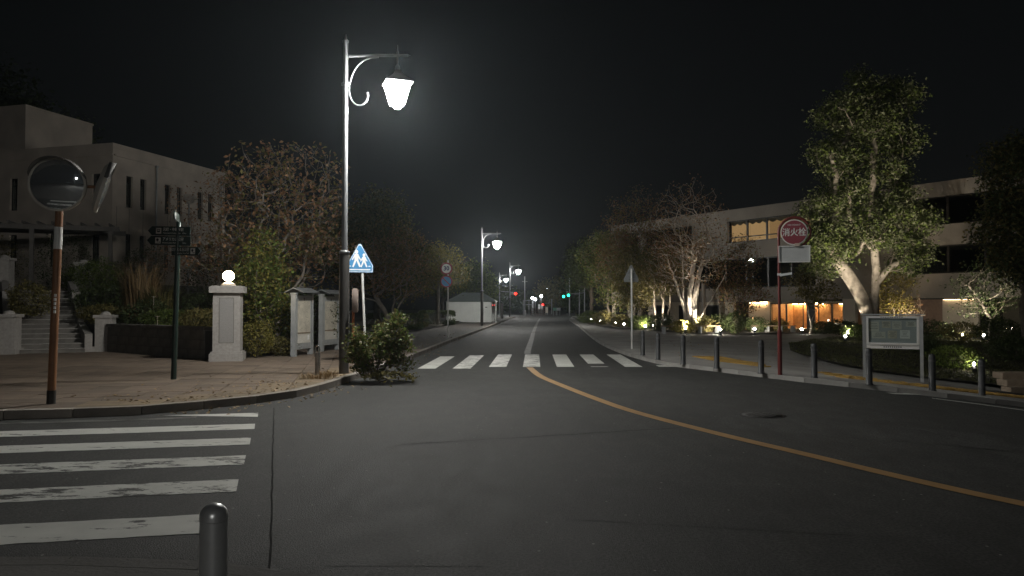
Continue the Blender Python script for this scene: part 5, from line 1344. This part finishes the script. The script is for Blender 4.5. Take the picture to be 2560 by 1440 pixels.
bench(1655, 1797, 41.2, 'backless bench under the multi stemmed tree'); bench(1880, 1985, 44.6, 'backless bench left of the hydrant pole')

# garden spotlights: small housings on the ground, aimed at trees and walls
SPOTM = emit_mat('spot_lens', (1.0, .93, .80), 60)
def spot(px, d, aim, watts, label, col=(1, .88, .70), z=.0, size=70, lens=1.0):
    x, y, zz = G2(px, d); zz += z
    r = thing('garden_spotlight', label, 'spotlight', (x, y, zz), 0, 'garden spotlights of the concrete building')
    v = (Vector(aim) - Vector((x, y, zz + .14))).normalized()
    b = MB(); b.cyl((0, 0, -.02), (0, 0, .12), .025, n=8); b.box((0, 0, .0), (.16, .16, .03)); b.build('stake', DARKM, r)
    c = Vector((0, 0, .17)); b = MB(); b.tube([c - v * .10, c + v * .06], .075, 14); b.build('housing', DARKM, r)
    b = MB(); b.prism([(.066 * math.cos(t * .45), .066 * math.sin(t * .45)) for t in range(14)], frame(c + v * .062, v.orthogonal(), v), .006); b.build('lens', SPOTM, r)
    b = MB(); b.lathe([(.03 * lens, .25), (.075 * lens, .27), (.075 * lens, .33), (.02, .36)], n=12); b.build('added_glow_cap', emit_mat('added_glow_cap', (1, .93, .80), 70), r)  # glowing cap added to imitate glare and spill on the ground
    light('spot_beam', 'SPOT', r, c + v * .09, watts * SPOTW, col, spot_size=math.radians(size), spot_blend=.6, shadow_soft_size=.05, aim=v)
tb = Vector(b0)
spot(1713, 40.9, tb + Vector((0, 0, 4.0)), 900, 'spotlight hidden in the yellow shrub under the multi stemmed tree', lens=.6)
spot(1750, 41.9, tb + Vector((.3, 0, 4.5)), 450, 'spotlight right of the multi stemmed trunks', lens=.01)
spot(1800, 40.4, (13, 50, 1.0), 120, 'bright spotlight at the end of the left bench')
spot(1886, 42.5, (17, 53, 1.2), 100, 'bright spotlight between the two benches')
spot(2004, 43.0, Vector(G2(2025, 43)) + Vector((0, .2, 2.6)), 130, 'bright spotlight right of the hydrant pole')
spot(1613, 46.0, (8.6, 52, 3), 90, 'bright spotlight behind the first bollards')
spot(1632, 47.2, (9.6, 49, 3), 100, 'small spotlight before the thin pale trunks', lens=.6)
spot(1560, 50.5, Vector(G2(1555, 52)) + Vector((0, 0, 2.5)), 120, 'spotlight under the thin green tree', lens=.8)
spot(1538, 56, Vector(G2(1525, 60)) + Vector((0, 0, 2.5)), 120, 'spotlight in the shrubs left of the white sign post', lens=.8)
spot(1500, 64, Vector(G2(1495, 68)) + Vector((0, 0, 2.5)), 90, 'far spotlight along the right pavement', lens=.8)
spot(1478, 72, Vector(G2(1470, 76)) + Vector((0, 0, 3.5)), 90, 'farthest spotlight along the right pavement', lens=.8)
bt = Vector(bb0)
spot(2118, 37.2, bt + Vector((-1.1, -.1, 3.2)), 260, 'spotlight left of the large trunk', lens=.5)
spot(2112, 32.5, bt + Vector((-.6, 0, 8.0)), 320, 'spotlight before the lit counter aimed into the large crown', lens=.7, size=60)
spot(2245, 31.5, bt + Vector((.8, 0, 8.0)), 250, 'unseen spotlight right of the large trunk, added to brighten its crown', lens=.01)  # added source set forward to brighten the crown, its cap shrunk away
spot(2245, 40.2, Vector(G2(2235, 41.5)) + Vector((0, 0, 2.0)), 60, 'spotlight under the yellow maple', lens=.01, col=(1, .8, .5))
spot(2292, 40.2, Vector(G2(2283, 41)) + Vector((0, .4, 1.4)), 40, 'spotlight under the little sapling', lens=.01, col=(1, .75, .5))
spot(2404, 34.6, (24.0, 42, 2.5), 90, 'bright spotlight before the cream wall')
spot(2458, 34.0, Vector(G2(2470, 36)) + Vector((0, 0, 3.2)), 160, 'bright spotlight under the dark crape tree', lens=.8)
spot(2432, 23.2, Vector(G2(2385, 24)) + Vector((.2, .0, .6)), 5, 'small spotlight lighting the bush on the lawn', col=(1, .9, .55), lens=.4)

# fallen leaves along the kerbs and under the trees
rg = np.random.default_rng(200); pts = []
for k in range(700):
    i = rg.integers(len(KL) // 3, len(KL) - 8); q = Vector(KL[i]).lerp(Vector(KL[i + 1]), rg.uniform()); o_ = abs(rg.normal()) * .9 * (1 if rg.uniform() < .7 else -.35)
    if o_ < 0: pts.append((q.x - o_, q.y + rg.normal() * .3, .012))
    else: pts.append((q.x - .2 - o_, q.y + .2 + o_ * .5, .125))
for k in range(500):
    x, y = rg.uniform(5, 16), rg.uniform(20, 41)
    if x > 3.8 + (y - 20) * .03 + max(0, 24 - y) * .9: pts.append((x, y, g(x, y) + .098))
o = leaf_mesh('fallen_leaves', np.array(pts), .075, L_STRAW, None, 201, up=4.0)
tag(o, 'dry fallen leaves scattered along the kerbs', 'leaves', kind='stuff')

# ------------------------------------------------------------------ air volume added to imitate lens bloom around the lamps
b = MB(); b.box((0, 70, 10.25), (150, 310, 25.5))
hz = b.build('bloom_haze', bpy.data.materials.new('bloom_haze'))
hz['kind'] = 'stuff'; hz['label'] = 'thin added mist imitating lens bloom around the street lamps'; hz['category'] = 'bloom_haze'
hm = hz.data.materials[0]; hm.use_nodes = True
n, l = hm.node_tree.nodes, hm.node_tree.links
n.remove(n['Principled BSDF'])
pv = n.new('ShaderNodeVolumePrincipled'); pv.inputs['Density'].default_value = BLOOM_HAZE; pv.inputs['Anisotropy'].default_value = 0.75
pv.inputs['Color'].default_value = (.80, .92, 1.0, 1)
l.new(pv.outputs[0], n['Material Output'].inputs['Volume'])
